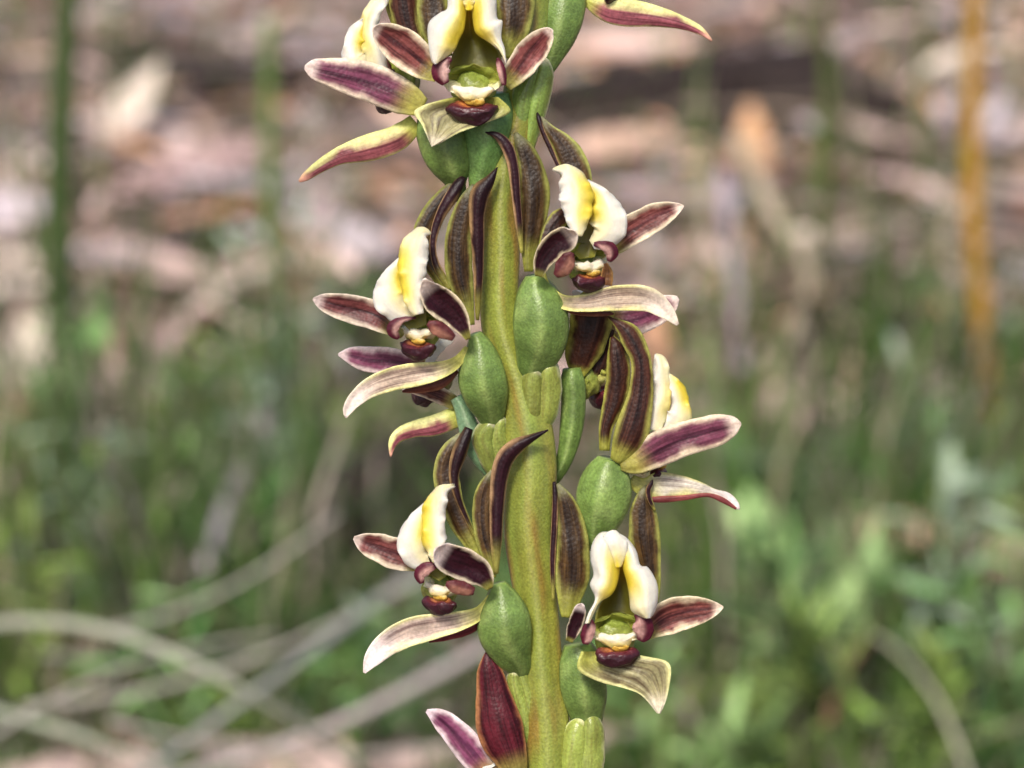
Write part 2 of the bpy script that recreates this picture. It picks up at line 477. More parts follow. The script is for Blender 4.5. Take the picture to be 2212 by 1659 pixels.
def column_parts(H, flower, seed, wings=(1, 1), rostel=True):
    gy, gd, cr = L('b4b552'), L('6f7a24'), L('ece2bf')
    # hollow column: shallow bowl with a lighter front lip
    def dcol(q, k):
        k = k.copy()
        if q.z > 0:
            rr = q.x * q.x + q.y * q.y
            k.z = 8 - 26 * (1 - rr) * (1.2 if q.y > -.2 else .45) + 16 * sm(.2, .8, -q.y) * sm(.1, .6, rr) + 4 * sin(q.y * 10 + 5 * q.x * q.x) + 4 * noise.noise(q * 3.5 + Vector((seed, 4, 2)))
        k.y += 6 * q.x * q.x * (1 if q.y < 0 else -.5)
        k += Vector((3 * noise.noise(q * 2 + Vector((seed, 0, 0))), 3 * noise.noise(q * 2 + Vector((0, seed, 0))), 2 * noise.noise(q * 4 + Vector((0, 0, seed)))))
        return k
    def ccol(q):
        c = mix(gy, gd, sm(-.1, .7, q.y) * .85)
        c = mix(c, cr, sm(-.1, .6, -q.y) * (1 if q.z > -.1 else .2) * .8)
        return (*c, .35)
    blob(H, (0, -8, -6), (58, 34, 28), ccol, deform=dcol, n=26, m=34).obj('column', M_COLUMN, flower)
    if rostel:
        def rdef(q, k):
            k = k.copy(); k.y += 12 * abs(q.x) ** 1.6 - 4 + 2 * sin(q.x * 8 + seed); k.z += 4 * sin(q.x * 6 + seed) - 5 * q.x * q.x; return k
        blob(H, (0, -31, 18), (42, 14, 9), lambda q: (*mix(L('f3e9cf'), L('dfc978'), sm(-.2, .8, -q.y)), 0), n=12, m=20, deform=rdef).obj('rostellum', M_LIP, flower)
        blob(H, (6, -47, 15), (20, 9, 10), lambda q: (*mix(L('e0b44c'), L('f0dfa8'), sm(0, .8, q.y)), 0), n=12, m=18).obj('pollinium', M_LIP, flower)
    dm, dm2 = L('2e0f18'), L('591f27')
    def adef(q, k):
        k = k.copy()
        k.y += 10 * q.x * q.x - (9 * sm(0, 1, q.y) * sm(-.3, .6, q.z)); return k
    blob(H, (0, -70, 6), (49, 23, 20), lambda q: (*mix(mix(dm, dm2, sm(-.3, .6, q.y) * .8), L('c07a3a'), sm(.72, .95, q.y) * .7), 0), deform=adef).obj('anther', M_ANTHER, flower)
    for s, on in zip((-1, 1), wings):
        if not on: continue
        def wdef(q, k, s=s):
            k = k.copy(); k.x += s * (9 * q.z - 9 * q.y * q.y) + 2.5 * noise.noise(q * 2.2 + Vector((seed, s, 0))); k.y -= 6 * q.z; k.z += 3 * noise.noise(q * 2.5 + Vector((s, seed, 3))); return k
        def wcol(q, s=s):
            o = max(sm(-.5, .35, q.x * s), sm(.3, .75, abs(q.y)))
            return (*mix(L('b8877e'), L('531a2a'), o), .3)
        blob(H, (s * 58, -8, 18), (13, 31, 20), wcol, deform=wdef, rotz=-s * 10).obj('column_wing', M_TEPAL, flower)

GRN, GRN2, GRNL = L('69823f'), L('3e5024'), L('a2b468')
def ov_col(a=GRN, b=GRN2, l=GRNL, endc=None):
    def f(u, th, r):
        c = mix(a, b, sm(.35, 1, u) * .5)  # second green towards the foot paints shade into the ovary colour
        c = mix(c, l, sm(.5, 1, r) * .22)
        c = mix(c, l, .3 * sm(.1, .5, noise.noise(Vector((u * 3 + a[0] * 40, sin(th) * 1.3, cos(th) * 1.3)))))
        if endc: c = mix(c, endc, sm(.82, 1, u) * .8)
        return (*c, .25)
    return f

def lipcol(yside, y0=.1, y1=.75, amt=1.0, wtip=.75):
    """white lobe whose yside edge is washed with yellow between y0 and y1 of its length"""
    def f(u, v, side):
        c = mix(WHITE, CREAM, sm(-.45, .3, v * yside) * .7)
        k = sm(-.55, .7, v * yside + .12 * sin(u * 9)) * sm(y0 - .1, y0 + .12, u) * (1 - sm(y1 - .12, y1 + .14, u))
        c = mix(c, YEL, k * amt * .92)
        c = mix(c, YDK, k * sm(.65, 1, v * yside) * .45)
        if side > .5: c = mix(c, L('e9e0bc'), .5)
        return (*c, .2)
    return f

def chancol(u, v, side):
    c = mix(YDK, OLV, sm(.2, .6, u))
    c = mix(c, L('a8a83e'), sm(.75, 1, u) * .6)
    return (*c, .3)

def wingcol(mside, pale='c79a90', dark='571c2c'):
    def f(u, v, side):
        c = mix(L(pale), L(dark), max(sm(-.35, .45, v * mside), sm(.7, .95, u) , 1 - sm(.02, .2, u)))
        return (*c, .3)
    return f

# crop frames used while measuring the photograph: (x0, y0, units per crop pixel)
CR = {0: (0, 0, 1), 1: (603.5, 0, .4464), 2: (630.9, 219.4, .2811), 3: (987.5, 219.4, .3638), 4: (630.9, 548.6, .2975),
      5: (713.2, 905.2, .3638), 6: (1097.2, 685.8, .3307), 7: (1097.2, 1069.8, .3552), 8: (877.8, 1316.6, .2232)}
def T(c, pts, d=None):
    x0, y0, k = CR[c]
    out = []
    for q in pts:
        q = list(q)
        o = [x0 + q[0] * k, y0 + q[1] * k]
        if len(q) == 2:
            out.append(tuple(o)); continue
        out.append((*o, q[2], q[3] * k, *(q[4:])))
    return out
def TD(c, d0, d1, pts):
    """(x, y, halfwidth[, roll]) with depth running d0 -> d1"""
    n = len(pts)
    return T(c, [(q[0], q[1], d0 + (d1 - d0) * i / (n - 1), q[2], *(q[3:])) for i, q in enumerate(pts)])

# ------------------------------------------------------------------ the orchid
base_pt = Vector((0.004, 0.03, 0.0))
orchid = empty('orchid', base_pt)
tag(orchid, 'green leek orchid flower spike with maroon striped petals and white and yellow lips', 'orchid')

# stem: traced part, then on down to the soil
SY, SB, SG = L('8f8a34'), L('8c6630'), L('7d9442')
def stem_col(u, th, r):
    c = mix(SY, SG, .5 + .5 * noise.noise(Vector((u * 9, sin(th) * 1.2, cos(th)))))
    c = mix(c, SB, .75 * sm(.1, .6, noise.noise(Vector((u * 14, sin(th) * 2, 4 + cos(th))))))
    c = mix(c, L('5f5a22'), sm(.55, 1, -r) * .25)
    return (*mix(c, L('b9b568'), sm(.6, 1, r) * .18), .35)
mb = MB()
stem_sp = [(1155, -420, 0, 36), (1152, -200, 0, 40), (1146, 0, 0, 42), (1136, 150, 0, 45), (1118, 260, 0, 44), (1084, 400, 0, 42), (1082, 550, 0, 43),
           (1082, 700, 0, 44), (1128, 860, 0, 52), (1147, 1000, 0, 57), (1141, 1150, 0, 54), (1158, 1300, 0, 48), (1170, 1450, 0, 48), (1182, 1600, 0, 52), (1185, 1800, 0, 52)]
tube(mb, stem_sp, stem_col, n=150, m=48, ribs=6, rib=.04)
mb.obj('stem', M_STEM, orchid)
mb = MB()
top = P(1185, 1796, 0)
pts = [top, top.lerp(base_pt, .35) + Vector((.002, .004, -.01)), top.lerp(base_pt, .7) + Vector((.001, .004, -.01)), base_pt + Vector((0, 0, -.004))]
cp = catmull([(*q, .0019 + .0006 * i) for i, q in enumerate(pts)], 24)
rings = []
for i, q in enumerate(cp):
    rings.append([mb.add((q[0] + q[3] * cos(a * pi / 8), q[1] + q[3] * sin(a * pi / 8), q[2]), (*SG, .4), (i / 8, a / 8, 0)) for a in range(16)])
mb.grid(rings, loop=True)
mb.obj('stem', M_STEM, orchid)

def new_flower(H, label=None, recept=True):
    mb = blob(H, (0, -22, -34), (44, 40, 34), lambda q: (*mix(L('9aa04a'), L('7f8c3a'), sm(-.5, .5, q.y)), .3))
    o = mb.obj('flower', M_OVARY, orchid)
    if label: o['label'] = label
    return o

def tepal(name, flower, ribs, mat=None):
    """ribs: list of (ctrl, palette, options)"""
    mb = MB()
    for ctrl, p, op in ribs:
        ribbon(mb, ctrl, p, **op)
    return mb.obj(name, mat or M_TEPAL, flower)

def ovary(flower, ctrl, ribs=6, rib=.045, flat=.95, colf=None, ph=0.0):
    mb = MB()
    tube(mb, [(*q[:3], q[3] * .95) for q in ctrl], colf or ov_col(), ribs=ribs, rib=rib, flat=flat, ph=ph)
    return mb.obj('ovary', M_OVARY, flower)

def bract(flower, ctrl, bulge=.7, c='8f9c4a', m='c9c99a'):
    """sheath of two overlapping pointed lobes round the foot of an ovary"""
    p = pal(c, m, base='84923c', mw=(.12, .12), streak=.6, bc=c, bm=c, tip='d2cca4', tipw=.08)
    mb = MB()
    n = len(ctrl)
    for sg, top_ in ((-1, 0.0), (1, -14.0)):
        cc = []
        for i, (x, y, d, w) in enumerate(ctrl):
            t = i / (n - 1)
            cc.append((x + sg * w * .36, y + (top_ if i == n - 1 else top_ * t), d - 14 * (1 - t) - (4 if sg > 0 else 0), w * .72))
        ribbon(mb, cc, p, bulge=bulge, thick=5)
    return mb.obj('bract', M_STEM, flower)

# --- flower F10: lower right, facing the lens
H = Head(1330, 1352, 95, 6, -3, 4, 1.0)
f = new_flower(H, 'lowest right flower with its mouth turned towards the lens')
mb = MB()
edges_sheet(mb, T(7, [(640, 222), (560, 228), (510, 300), (503, 390), (520, 480), (498, 545), (530, 630), (490, 715), (468, 780)]),
            T(7, [(655, 240), (668, 320), (685, 400), (668, 530), (630, 605), (560, 650), (528, 710), (498, 778)]), lipcol(1, .25, .72), 92, 150, bulge=26, ruffle=4, n=56, crease=0)
edges_sheet(mb, T(7, [(640, 240), (676, 330), (694, 430), (722, 530), (738, 620), (752, 705), (830, 748)]),
            T(7, [(650, 220), (722, 258), (780, 335), (806, 425), (852, 438), (905, 530), (914, 620), (897, 700), (868, 748)]), lipcol(-1, .2, .66), 92, 150, bulge=26, ruffle=4, n=56, crease=0, seed=6)
edges_sheet(mb, T(7, [(650, 250), (630, 420), (590, 600), (540, 700), (525, 810)]), T(7, [(672, 250), (730, 450), (770, 600), (800, 710), (780, 815)]), chancol, 82, 92, bulge=-34, crease=0)
ribbon(mb, TD(7, 122, 118, [(668, 440, 20), (655, 360, 70), (640, 285, 84), (634, 225, 34), (632, 214, 8)]), lambda u, v, sd: (*mix(mix(YEL, CREAM, sm(.0, .45, u + abs(v) * .3)), WHITE, sm(.3, .75, u + abs(v) * .2)), .2), bulge=.3, ruffle=0.6, ruf_n=1.3)
mb.obj('labellum', M_LIP, f)
column_parts(H, f, 1, wings=(0, 0))
tepal('column_wing', f, [(TD(7, 128, 140, [(805, 885, 22), (822, 845, 56), (822, 792, 66), (805, 748, 44), (770, 725, 8)]), wingcol(-1), dict(bulge=.25, ruffle=1.2, ruf_n=1.5))])
tepal('column_wing', f, [(TD(7, 128, 140, [(470, 905, 18), (478, 870, 38), (492, 820, 42), (510, 775, 26), (520, 765, 6)]), wingcol(1), dict(bulge=.25, ruffle=1.2, ruf_n=1.5))])
tepal('petal', f, [(TD(7, 75, 70, [(800, 880, 20), (880, 805, 75), (970, 745, 104), (1080, 712, 100), (1190, 697, 76), (1270, 687, 38), (1310, 680, 5)]), PET_IN, dict(bulge=-.38))])
tepal('petal', f, [(TD(7, 105, 135, [(372, 890, 22), (398, 820, 42), (425, 745, 44), (440, 690, 36), (455, 665, 12)]), PET_DARK, dict(bulge=-.3))])
tepal('lateral_sepal', f, [
    (TD(7, 60, 40, [(360, 745, 34), (372, 640, 72), (388, 500, 104), (393, 330, 106), (378, 180, 92), (345, 30, 56), (300, -70, 10)]), SEP, dict(bulge=.2)),
    (TD(7, 64, 46, [(275, 640, 9), (272, 400, 17), (282, 200, 19), (288, 30, 18), (280, -82, 10)]), SEP_ROLL2, dict(bulge=.7, m=9))])
tepal('lateral_sepal', f, [
    (TD(7, 50, 25, [(885, 660, 30), (875, 540, 55), (852, 400, 82), (830, 250, 96), (824, 100, 78), (830, -10, 42), (848, -62, 8)]), SEP, dict(bulge=.2)),
    (T(6, [(960, 1260, 40, 10), (925, 1190, 42, 14), (915, 1130, 42, 16), (935, 1085, 42, 14), (945, 1060, 42, 4)]), SEP_ROLL, dict(bulge=.6, m=9))])
mb = MB()
edges_sheet(mb, T(7, [(445, 950), (425, 1058), (550, 1132), (700, 1172), (812, 1217), (905, 1325)]),
            T(7, [(600, 950), (735, 962), (850, 982), (965, 1010), (992, 1075), (966, 1235), (928, 1328)]), DOR_FR, 98, 122, bulge=-16, ruffle=6)
mb.obj('dorsal_sepal', M_TEPAL, f)
ovary(f, TD(7, 28, 2, [(425, 905, 90), (440, 1000, 140), (455, 1130, 155), (468, 1240, 145), (476, 1330, 115), (480, 1420, 95)]))
bract(f, TD(7, 40, 34, [(440, 1760, 128), (445, 1640, 130), (455, 1520, 125), (462, 1440, 112), (466, 1395, 80), (468, 1360, 8)]))

# --- flower F8: lower left, turned left
H = Head(935, 1255, 78, -40, 24, 2, .93)
f = new_flower(H, 'lowest complete flower on the left side of the stem, turned sideways')
tepal('labellum', f, [
    (TD(5, 150, 112, [(640, 850, 30), (618, 740, 66), (612, 620, 74), (628, 510, 68), (665, 430, 40), (738, 396, 9)]), lipcol(1, .15, .72), dict(bulge=.45, ruffle=7, ruf_n=3.3, jag=.1)),
    (TD(5, 116, 120, [(610, 470, 14), (535, 590, 58), (492, 695, 86), (500, 785, 90), (540, 850, 62), (598, 885, 14)]), lipcol(1, .1, .58), dict(bulge=.3, ruffle=6, ruf_n=2.7, jag=.08)),
    (TD(5, 100, 104, [(610, 560, 20), (590, 700, 60), (620, 850, 70), (680, 940, 40)]), chancol, dict(bulge=-.3))], mat=M_LIP)
column_parts(Head(960, 1247, 88, -36, 8, 2, .9), f, 2, wings=(0, 0))
tepal('column_wing', f, [(TD(5, 118, 132, [(545, 975, 14), (532, 925, 36), (570, 888, 40), (635, 868, 14)]), wingcol(1), dict(bulge=.25, ruffle=1.2, ruf_n=1.5))])
tepal('column_wing', f, [(TD(5, 150, 160, [(855, 1022, 24), (795, 1007, 42), (735, 992, 40), (688, 975, 14)]), wingcol(-1, '9a6a58', '5c2a2c'), dict(bulge=.25, ruffle=1.2, ruf_n=1.5))])
tepal('petal', f, [(TD(5, 80, 60, [(560, 890, 20), (470, 832, 80), (370, 792, 92), (270, 757, 82), (190, 727, 52), (140, 705, 10)]), PET_IN, dict(bulge=-.38))])
tepal('petal', f, [(TD(5, 128, 182, [(950, 1010, 20), (905, 935, 72), (815, 872, 96), (725, 838, 92), (662, 800, 74), (625, 775, 20)]), PET_DARK, dict(bulge=-.4))])
tepal('lateral_sepal', f, [
    (TD(5, 62, 30, [(890, 830, 26), (795, 660, 58), (722, 490, 70), (688, 330, 78), (728, 190, 66), (785, 90, 22)]), SEP, dict(bulge=.2)),
    (TD(5, 68, 45, [(880, 740, 8), (800, 570, 14), (748, 430, 22), (736, 320, 32), (770, 190, 46), (825, 55, 26)]), SEP_ROLL, dict(bulge=.7, m=9))])
tepal('lateral_sepal', f, [
    (TD(5, 78, 64, [(962, 940, 22), (950, 830, 44), (916, 700, 58), (905, 550, 62), (922, 420, 54), (965, 305, 14)]), SEP, dict(bulge=.25)),
    (T(5, [(985, 920, 82, 14), (985, 820, 82, 26), (986, 680, 80, 38), (990, 520, 78, 44), (1002, 360, 78, 50), (1035, 240, 80, 54), (1100, 165, 84, 48), (1190, 115, 88, 26), (1295, 65, 88, 5)]), SEP_ROLL, dict(bulge=.7, m=11))])
tepal('dorsal_sepal', f, [(TD(5, 75, 70, [(948, 1050, 14), (885, 1150, 40, 20), (765, 1200, 58, 15), (620, 1230, 76), (470, 1265, 86), (340, 1335, 76), (250, 1425, 50), (203, 1508, 8)]), DOR_IN, dict(bulge=-.25, roll=-6)),
    (TD(5, 46, 46, [(940, 1120, 14), (845, 1228, 36), (705, 1280, 32), (585, 1322, 8)]), pal('6a2c30', '7a3a38', streak=.6), dict(bulge=.3, m=7))])
ovary(f, TD(5, 70, 20, [(1000, 975, 45), (1018, 1060, 110), (1032, 1170, 168), (1042, 1280, 172), (1080, 1390, 130), (1120, 1470, 84), (1135, 1530, 55)]))
bract(f, TD(8, 30, 45, [(1230, 1280, 130), (1180, 1040, 140), (1120, 840, 125), (1080, 690, 105), (1075, 610, 76), (1072, 572, 10)]))

# --- flower F4: middle left, turned left
H = Head(898, 698, 80, -40, 22, 2, .95)
f = new_flower(H, 'middle flower on the left side of the stem, turned sideways')
tepal('labellum', f, [
    (TD(2, 155, 112, [(965, 1640, 46), (925, 1480, 82), (925, 1320, 104), (930, 1190, 116), (962, 1085, 98), (1005, 1012, 58), (1068, 1015, 9)]), lipcol(1, .15, .68), dict(bulge=.42, ruffle=7, ruf_n=3.3, jag=.1)),
    (TD(4, 116, 122, [(790, 30, 14), (742, 125, 62), (715, 230, 108), (722, 330, 132), (790, 420, 96), (880, 455, 24)]), lipcol(1, .1, .58), dict(bulge=.3, ruffle=6, ruf_n=2.7, jag=.08)),
    (TD(4, 100, 104, [(800, 130, 20), (840, 300, 90), (880, 440, 100), (920, 540, 60)]), chancol, dict(bulge=-.3))], mat=M_LIP)
column_parts(Head(912, 692, 90, -36, 6, 2, .93), f, 3, wings=(0, 0))
tepal('column_wing', f, [(TD(4, 120, 132, [(775, 612, 14), (738, 572, 42), (742, 522, 44), (800, 478, 24), (900, 464, 7)]), wingcol(1), dict(bulge=.25, ruffle=1.2, ruf_n=1.5))])
tepal('column_wing', f, [(TD(4, 150, 160, [(1175, 612, 24), (1112, 572, 50), (1042, 532, 54), (985, 500, 18)]), wingcol(-1, '9a6a58', '5c2a2c'), dict(bulge=.25, ruffle=1.2, ruf_n=1.5))])
tepal('petal', f, [(TD(4, 80, 55, [(800, 600, 20), (720, 525, 74), (600, 445, 105), (450, 402, 106), (300, 368, 84), (205, 342, 54), (152, 326, 8)]), PET_IN, dict(bulge=-.38))])
tepal('petal', f, [(TD(4, 128, 185, [(1280, 620, 18), (1222, 500, 74), (1135, 395, 108), (1045, 325, 108), (985, 245, 66), (962, 180, 12)]), PET_DARK, dict(bulge=-.4))])
tepal('lateral_sepal', f, [
    (TD(2, 58, 25, [(1240, 1500, 30), (1110, 1330, 50), (1020, 1150, 66), (1010, 1000, 76), (1080, 845, 74), (1190, 705, 58), (1280, 605, 22)]), SEP, dict(bulge=.2)),
    (TD(2, 64, 35, [(1215, 1440, 26), (1120, 1280, 30), (1085, 1150, 24), (1092, 1020, 30), (1142, 870, 40), (1230, 720, 52), (1300, 610, 38), (1335, 590, 8)]), SEP_ROLL2, dict(bulge=.6, m=9))])
tepal('lateral_sepal', f, [
    (TD(2, 75, 60, [(1365, 1720, 40), (1340, 1550, 62), (1292, 1350, 100), (1276, 1150, 108), (1292, 950, 92), (1342, 760, 58), (1400, 640, 18)]), SEP, dict(bulge=.25)),
    (TD(2, 84, 74, [(1425, 1680, 14), (1430, 1400, 34), (1430, 1150, 46), (1420, 900, 60), (1442, 710, 76), (1520, 600, 40), (1578, 505, 5)]), SEP_ROLL, dict(bulge=.6, m=11))])
tepal('dorsal_sepal', f, [(TD(4, 75, 75, [(1268, 675, 16), (1205, 775, 42, 20), (1085, 840, 62, 12), (900, 875, 86), (720, 910, 86), (560, 975, 72), (450, 1065, 56), (400, 1145, 34), (393, 1192, 5)]), DOR_IN, dict(bulge=-.25, roll=-6)),
    (TD(4, 46, 46, [(1200, 845, 18), (1080, 925, 52), (920, 970, 40), (800, 1000, 8)]), pal('6a3a30', '8a5a48', streak=.6), dict(bulge=.3, m=7))])
ovary(f, TD(4, 70, 22, [(1330, 580, 50), (1360, 680, 110), (1372, 800, 170), (1385, 920, 192), (1410, 1040, 172), (1438, 1150, 122), (1450, 1250, 70)]))
bract(f, TD(4, 20, 45, [(1500, 1620, 60), (1470, 1480, 105), (1440, 1360, 125), (1450, 1290, 110), (1470, 1240, 76), (1480, 1215, 10)]))

# --- flower F5: middle right, turned right
H = Head(1276, 556, 85, 36, -20, 2, .93)
f = new_flower(H, 'middle flower on the right side of the stem, turned sideways')
tepal('labellum', f, [
    (TD(3, 155, 112, [(715, 800, 28), (715, 690, 74), (712, 590, 98), (690, 490, 88), (650, 418, 52), (568, 400, 8)]), lipcol(-1, .15, .68), dict(bulge=.42, ruffle=7, ruf_n=3.3, jag=.1)),
    (TD(3, 116, 122, [(770, 470, 12), (848, 556, 54), (885, 645, 96), (900, 725, 106), (875, 800, 88), (800, 850, 30)]), lipcol(-1, .08, .58), dict(bulge=.3, ruffle=6, ruf_n=2.7, jag=.08)),
    (TD(3, 100, 104, [(780, 560, 20), (770, 700, 80), (760, 840, 90), (770, 930, 50)]), chancol, dict(bulge=-.3))], mat=M_LIP)
column_parts(Head(1266, 548, 94, 34, -6, 2, .9), f, 4, wings=(0, 0))
tepal('column_wing', f, [(TD(3, 120, 132, [(902, 948, 14), (918, 902, 40), (892, 862, 38), (812, 845, 12)]), wingcol(-1), dict(bulge=.25, ruffle=1.2, ruf_n=1.5))])
tepal('column_wing', f, [(TD(3, 150, 160, [(585, 1035, 18), (630, 988, 54), (662, 930, 44), (684, 896, 12)]), wingcol(1, '9a6a58', '5c2a2c'), dict(bulge=.25, ruffle=1.2, ruf_n=1.5))])
tepal('petal', f, [(TD(3, 70, 70, [(880, 905, 30), (960, 835, 70), (1020, 775, 88), (1120, 715, 88), (1230, 662, 72), (1305, 632, 36), (1346, 620, 5)]), PET_IN, dict(bulge=-.38))])
tepal('petal', f, [(TD(3, 128, 180, [(485, 1040, 22), (510, 945, 58), (575, 860, 80), (640, 815, 76), (678, 785, 52), (690, 765, 10)]), PET_DARK, dict(bulge=-.4))])
tepal('lateral_sepal', f, [
    (TD(3, 70, 48, [(425, 1010, 26), (425, 880, 44), (442, 750, 78), (456, 600, 94), (446, 450, 90), (405, 300, 62), (345, 185, 12)]), SEP, dict(bulge=.25)),
    (TD(3, 78, 72, [(385, 900, 10), (366, 720, 22), (350, 560, 27), (334, 400, 32), (300, 275, 36), (240, 205, 24), (168, 182, 5)]), SEP_ROLL, dict(bulge=.6, m=9))])
tepal('lateral_sepal', f, [
    (TD(3, 60, 30, [(600, 950, 30), (680, 750, 52), (715, 600, 70), (712, 450, 86), (680, 350, 86), (620, 250, 66), (545, 165, 34), (480, 72, 5)]), SEP, dict(bulge=.15)),
    (TD(3, 62, 40, [(640, 480, 8), (595, 370, 13), (550, 270, 15), (510, 180, 16), (485, 100, 14), (475, 65, 5)]), SEP_ROLL2, dict(bulge=.6, m=9)),
    (TD(3, 100, 80, [(500, 860, 20), (560, 760, 50), (610, 690, 55), (650, 640, 20)]), SEP_BR, dict(bulge=.2))])
tepal('dorsal_sepal', f, [(TD(3, 78, 105, [(508, 1010, 14), (535, 1110, 30, -10), (630, 1190, 46, -15), (770, 1195, 54, -10), (940, 1168, 78), (1120, 1172, 74), (1235, 1240, 50), (1310, 1325, 10)]), dict(DOR_IN, mw=(.26, .4)), dict(bulge=-.25)),
    (TD(3, 70, 74, [(560, 1190, 10), (700, 1240, 26), (850, 1250, 26), (930, 1262, 6)]), pal('6a3a30', '8a5a48', streak=.6), dict(bulge=.3, m=7)),
    (TD(3, 92, 96, [(880, 1090, 40), (890, 1020, 36), (880, 960, 12)]), pal('7a5230', 'b0864a', streak=.6), dict(bulge=-.3, m=7))])
ovary(f, TD(3, 70, 25, [(455, 1035, 55), (470, 1120, 125), (490, 1230, 172), (500, 1340, 182), (485, 1460, 160), (450, 1570, 110), (425, 1640, 75)]))
bract(f, TD(6, 30, 56, [(190, 830, 30), (190, 720, 84), (200, 600, 125), (210, 480, 132), (215, 400, 122), (218, 350, 96), (222, 318, 12)]), c='8a9444')

# --- flower F7: right, seen from its side and behind
H = Head(1412, 962, -12, 84, -8, 4, .95)
f = new_flower(H, 'right hand flower seen from the side with its lip turned away')
tepal('labellum', f, [
    (TD(6, 50, 30, [(950, 740, 50), (985, 610, 66), (1008, 490, 62), (1006, 370, 56), (988, 275, 40), (968, 238, 10)]), lipcol(-1, .2, .6, .5), dict(bulge=.35, ruffle=6, ruf_n=2.7, jag=.08)),
    (TD(6, 36, 40, [(1040, 370, 12), (1100, 460, 54), (1120, 555, 62), (1120, 640, 90), (1060, 710, 80), (980, 740, 30)]), lipcol(1, .08, .55), dict(bulge=.3, ruffle=6, ruf_n=2.7, jag=.08))], mat=M_LIP)
column_parts(H, f, 5, wings=(1, 1))
tepal('petal', f, [(TD(6, 66, 84, [(735, 965, 36), (830, 945, 78), (950, 880, 112), (1100, 810, 118), (1250, 765, 112), (1390, 727, 96), (1480, 702, 62), (1524, 695, 8)]), PET_PUR, dict(bulge=.15, fold=-.12))])
tepal('petal', f, [(TD(6, -10, -40, [(800, 900, 36), (950, 840, 90), (1100, 790, 90), (1220, 760, 20)]), PET_PUR, dict(bulge=.15))])
tepal('lateral_sepal', f, [(T(6, [(712, 945, 62, 46), (795, 780, 72, 112), (845, 620, 74, 98), (873, 440, 72, 76), (866, 270, 70, 70), (795, 115, 66, 72), (720, 40, 64, 34), (655, -5, 62, 6)]), SEP_BR, dict(bulge=.35))])
tepal('lateral_sepal', f, [(TD(6, 46, 40, [(630, 870, 34), (642, 720, 46), (694, 550, 76), (724, 380, 78), (714, 220, 66), (680, 125, 14)]), SEP_BR, dict(bulge=.35))])
tepal('dorsal_sepal', f, [(TD(6, 20, 20, [(800, 1060, 36), (880, 1105, 60), (980, 1108, 94), (1130, 1110, 80), (1260, 1126, 50), (1350, 1147, 26), (1430, 1178, 34), (1488, 1226, 26), (1512, 1254, 5)]), dict(DOR_IN, mw=(.2, .75), m=L('c9c27a'), c=L('d9d0b8')), dict(bulge=.1)),
    (TD(6, 26, 26, [(880, 1190, 10), (1000, 1188, 22), (1150, 1178, 18), (1300, 1160, 14), (1400, 1192, 18), (1492, 1250, 8)]), pal('7a3a38', '9a5a4a', streak=.6), dict(bulge=.4, m=7))])
ovary(f, TD(6, 40, 10, [(680, 925, 95), (660, 1010, 150), (640, 1110, 182), (620, 1220, 178), (598, 1320, 150), (580, 1430, 105), (572, 1520, 60)]), ribs=5, rib=.07, colf=ov_col(L('728c44'), L('4c682e'), L('b4c47c')), ph=.9)

# --- flower F9: behind the stem on the right
H = Head(1290, 800, -75, 120, 0, 4, .9)
f = new_flower(H, 'flower on the far side of the stem, mostly hidden')
labellum(H, 19.9).obj('labellum', M_LIP, f)
column_parts(H, f, 6)
tepal('lateral_sepal', f, [(TD(6, -20, 10, [(455, 390, 40), (480, 260, 108), (530, 100, 132), (560, -60, 140), (590, -200, 60)]), SEP_BR, dict(bulge=.25))])
tepal('lateral_sepal', f, [(TD(6, -35, -20, [(555, 400, 30), (600, 300, 60), (640, 180, 50), (690, 80, 10)]), SEP_BR, dict(bulge=.25))])
tepal('petal', f, [(TD(3, -30, -10, [(880, 1300, 50), (1050, 1296, 90), (1180, 1246, 86), (1265, 1196, 58), (1312, 1165, 14)]), PET_PINK, dict(bulge=-.1, fold=.2))])
tepal('petal', f, [(TD(6, -60, -70, [(520, 440, 30), (600, 440, 50), (680, 430, 20)]), PET_PINK, dict(bulge=-.1))])
ovary(f, TD(6, -10, -30, [(415, 330, 60), (422, 420, 84), (428, 540, 84), (418, 700, 82), (392, 850, 66), (345, 980, 52), (270, 1090, 40), (190, 1160, 26)]), ribs=5, rib=.05)

# --- flower F6: behind the middle left flower
H = Head(925, 800, -45, -62, 14, 2, .85)
f = new_flower(H, 'flower hidden behind the middle left one, only its outer petals showing')
labellum(Head(925, 800, -45, -62, 40, 2, .5), 23.1).obj('labellum', M_LIP, f)
column_parts(H, f, 7)
tepal('petal', f, [(TD(4, -20, -20, [(1010, 860, 60), (850, 808, 86), (700, 776, 96), (550, 765, 92), (430, 738, 66), (335, 730, 10)]), PET_PINK, dict(bulge=.1, fold=-.15))])
tepal('petal', f, [(TD(4, -10, 0, [(1190, 1090, 50), (1060, 1020, 62), (910, 985, 42), (800, 992, 8)]), dict(PET_IN, c=L('7a4a3c')), dict(bulge=.1))])
tepal('dorsal_sepal', f, [(TD(4, -20, -20, [(1200, 1180, 76), (1060, 1235, 78), (910, 1268, 64), (795, 1304, 52), (732, 1375, 34), (716, 1474, 5)]), DOR_OUT2, dict(bulge=.25))])
ovary(f, TD(4, 0, -10, [(1190, 1040, 50), (1240, 1130, 66), (1275, 1240, 80), (1330, 1380, 100), (1410, 1520, 80), (1480, 1640, 40)]), colf=ov_col(L('71906a'), L('4a7040'), L('a8bb92')))

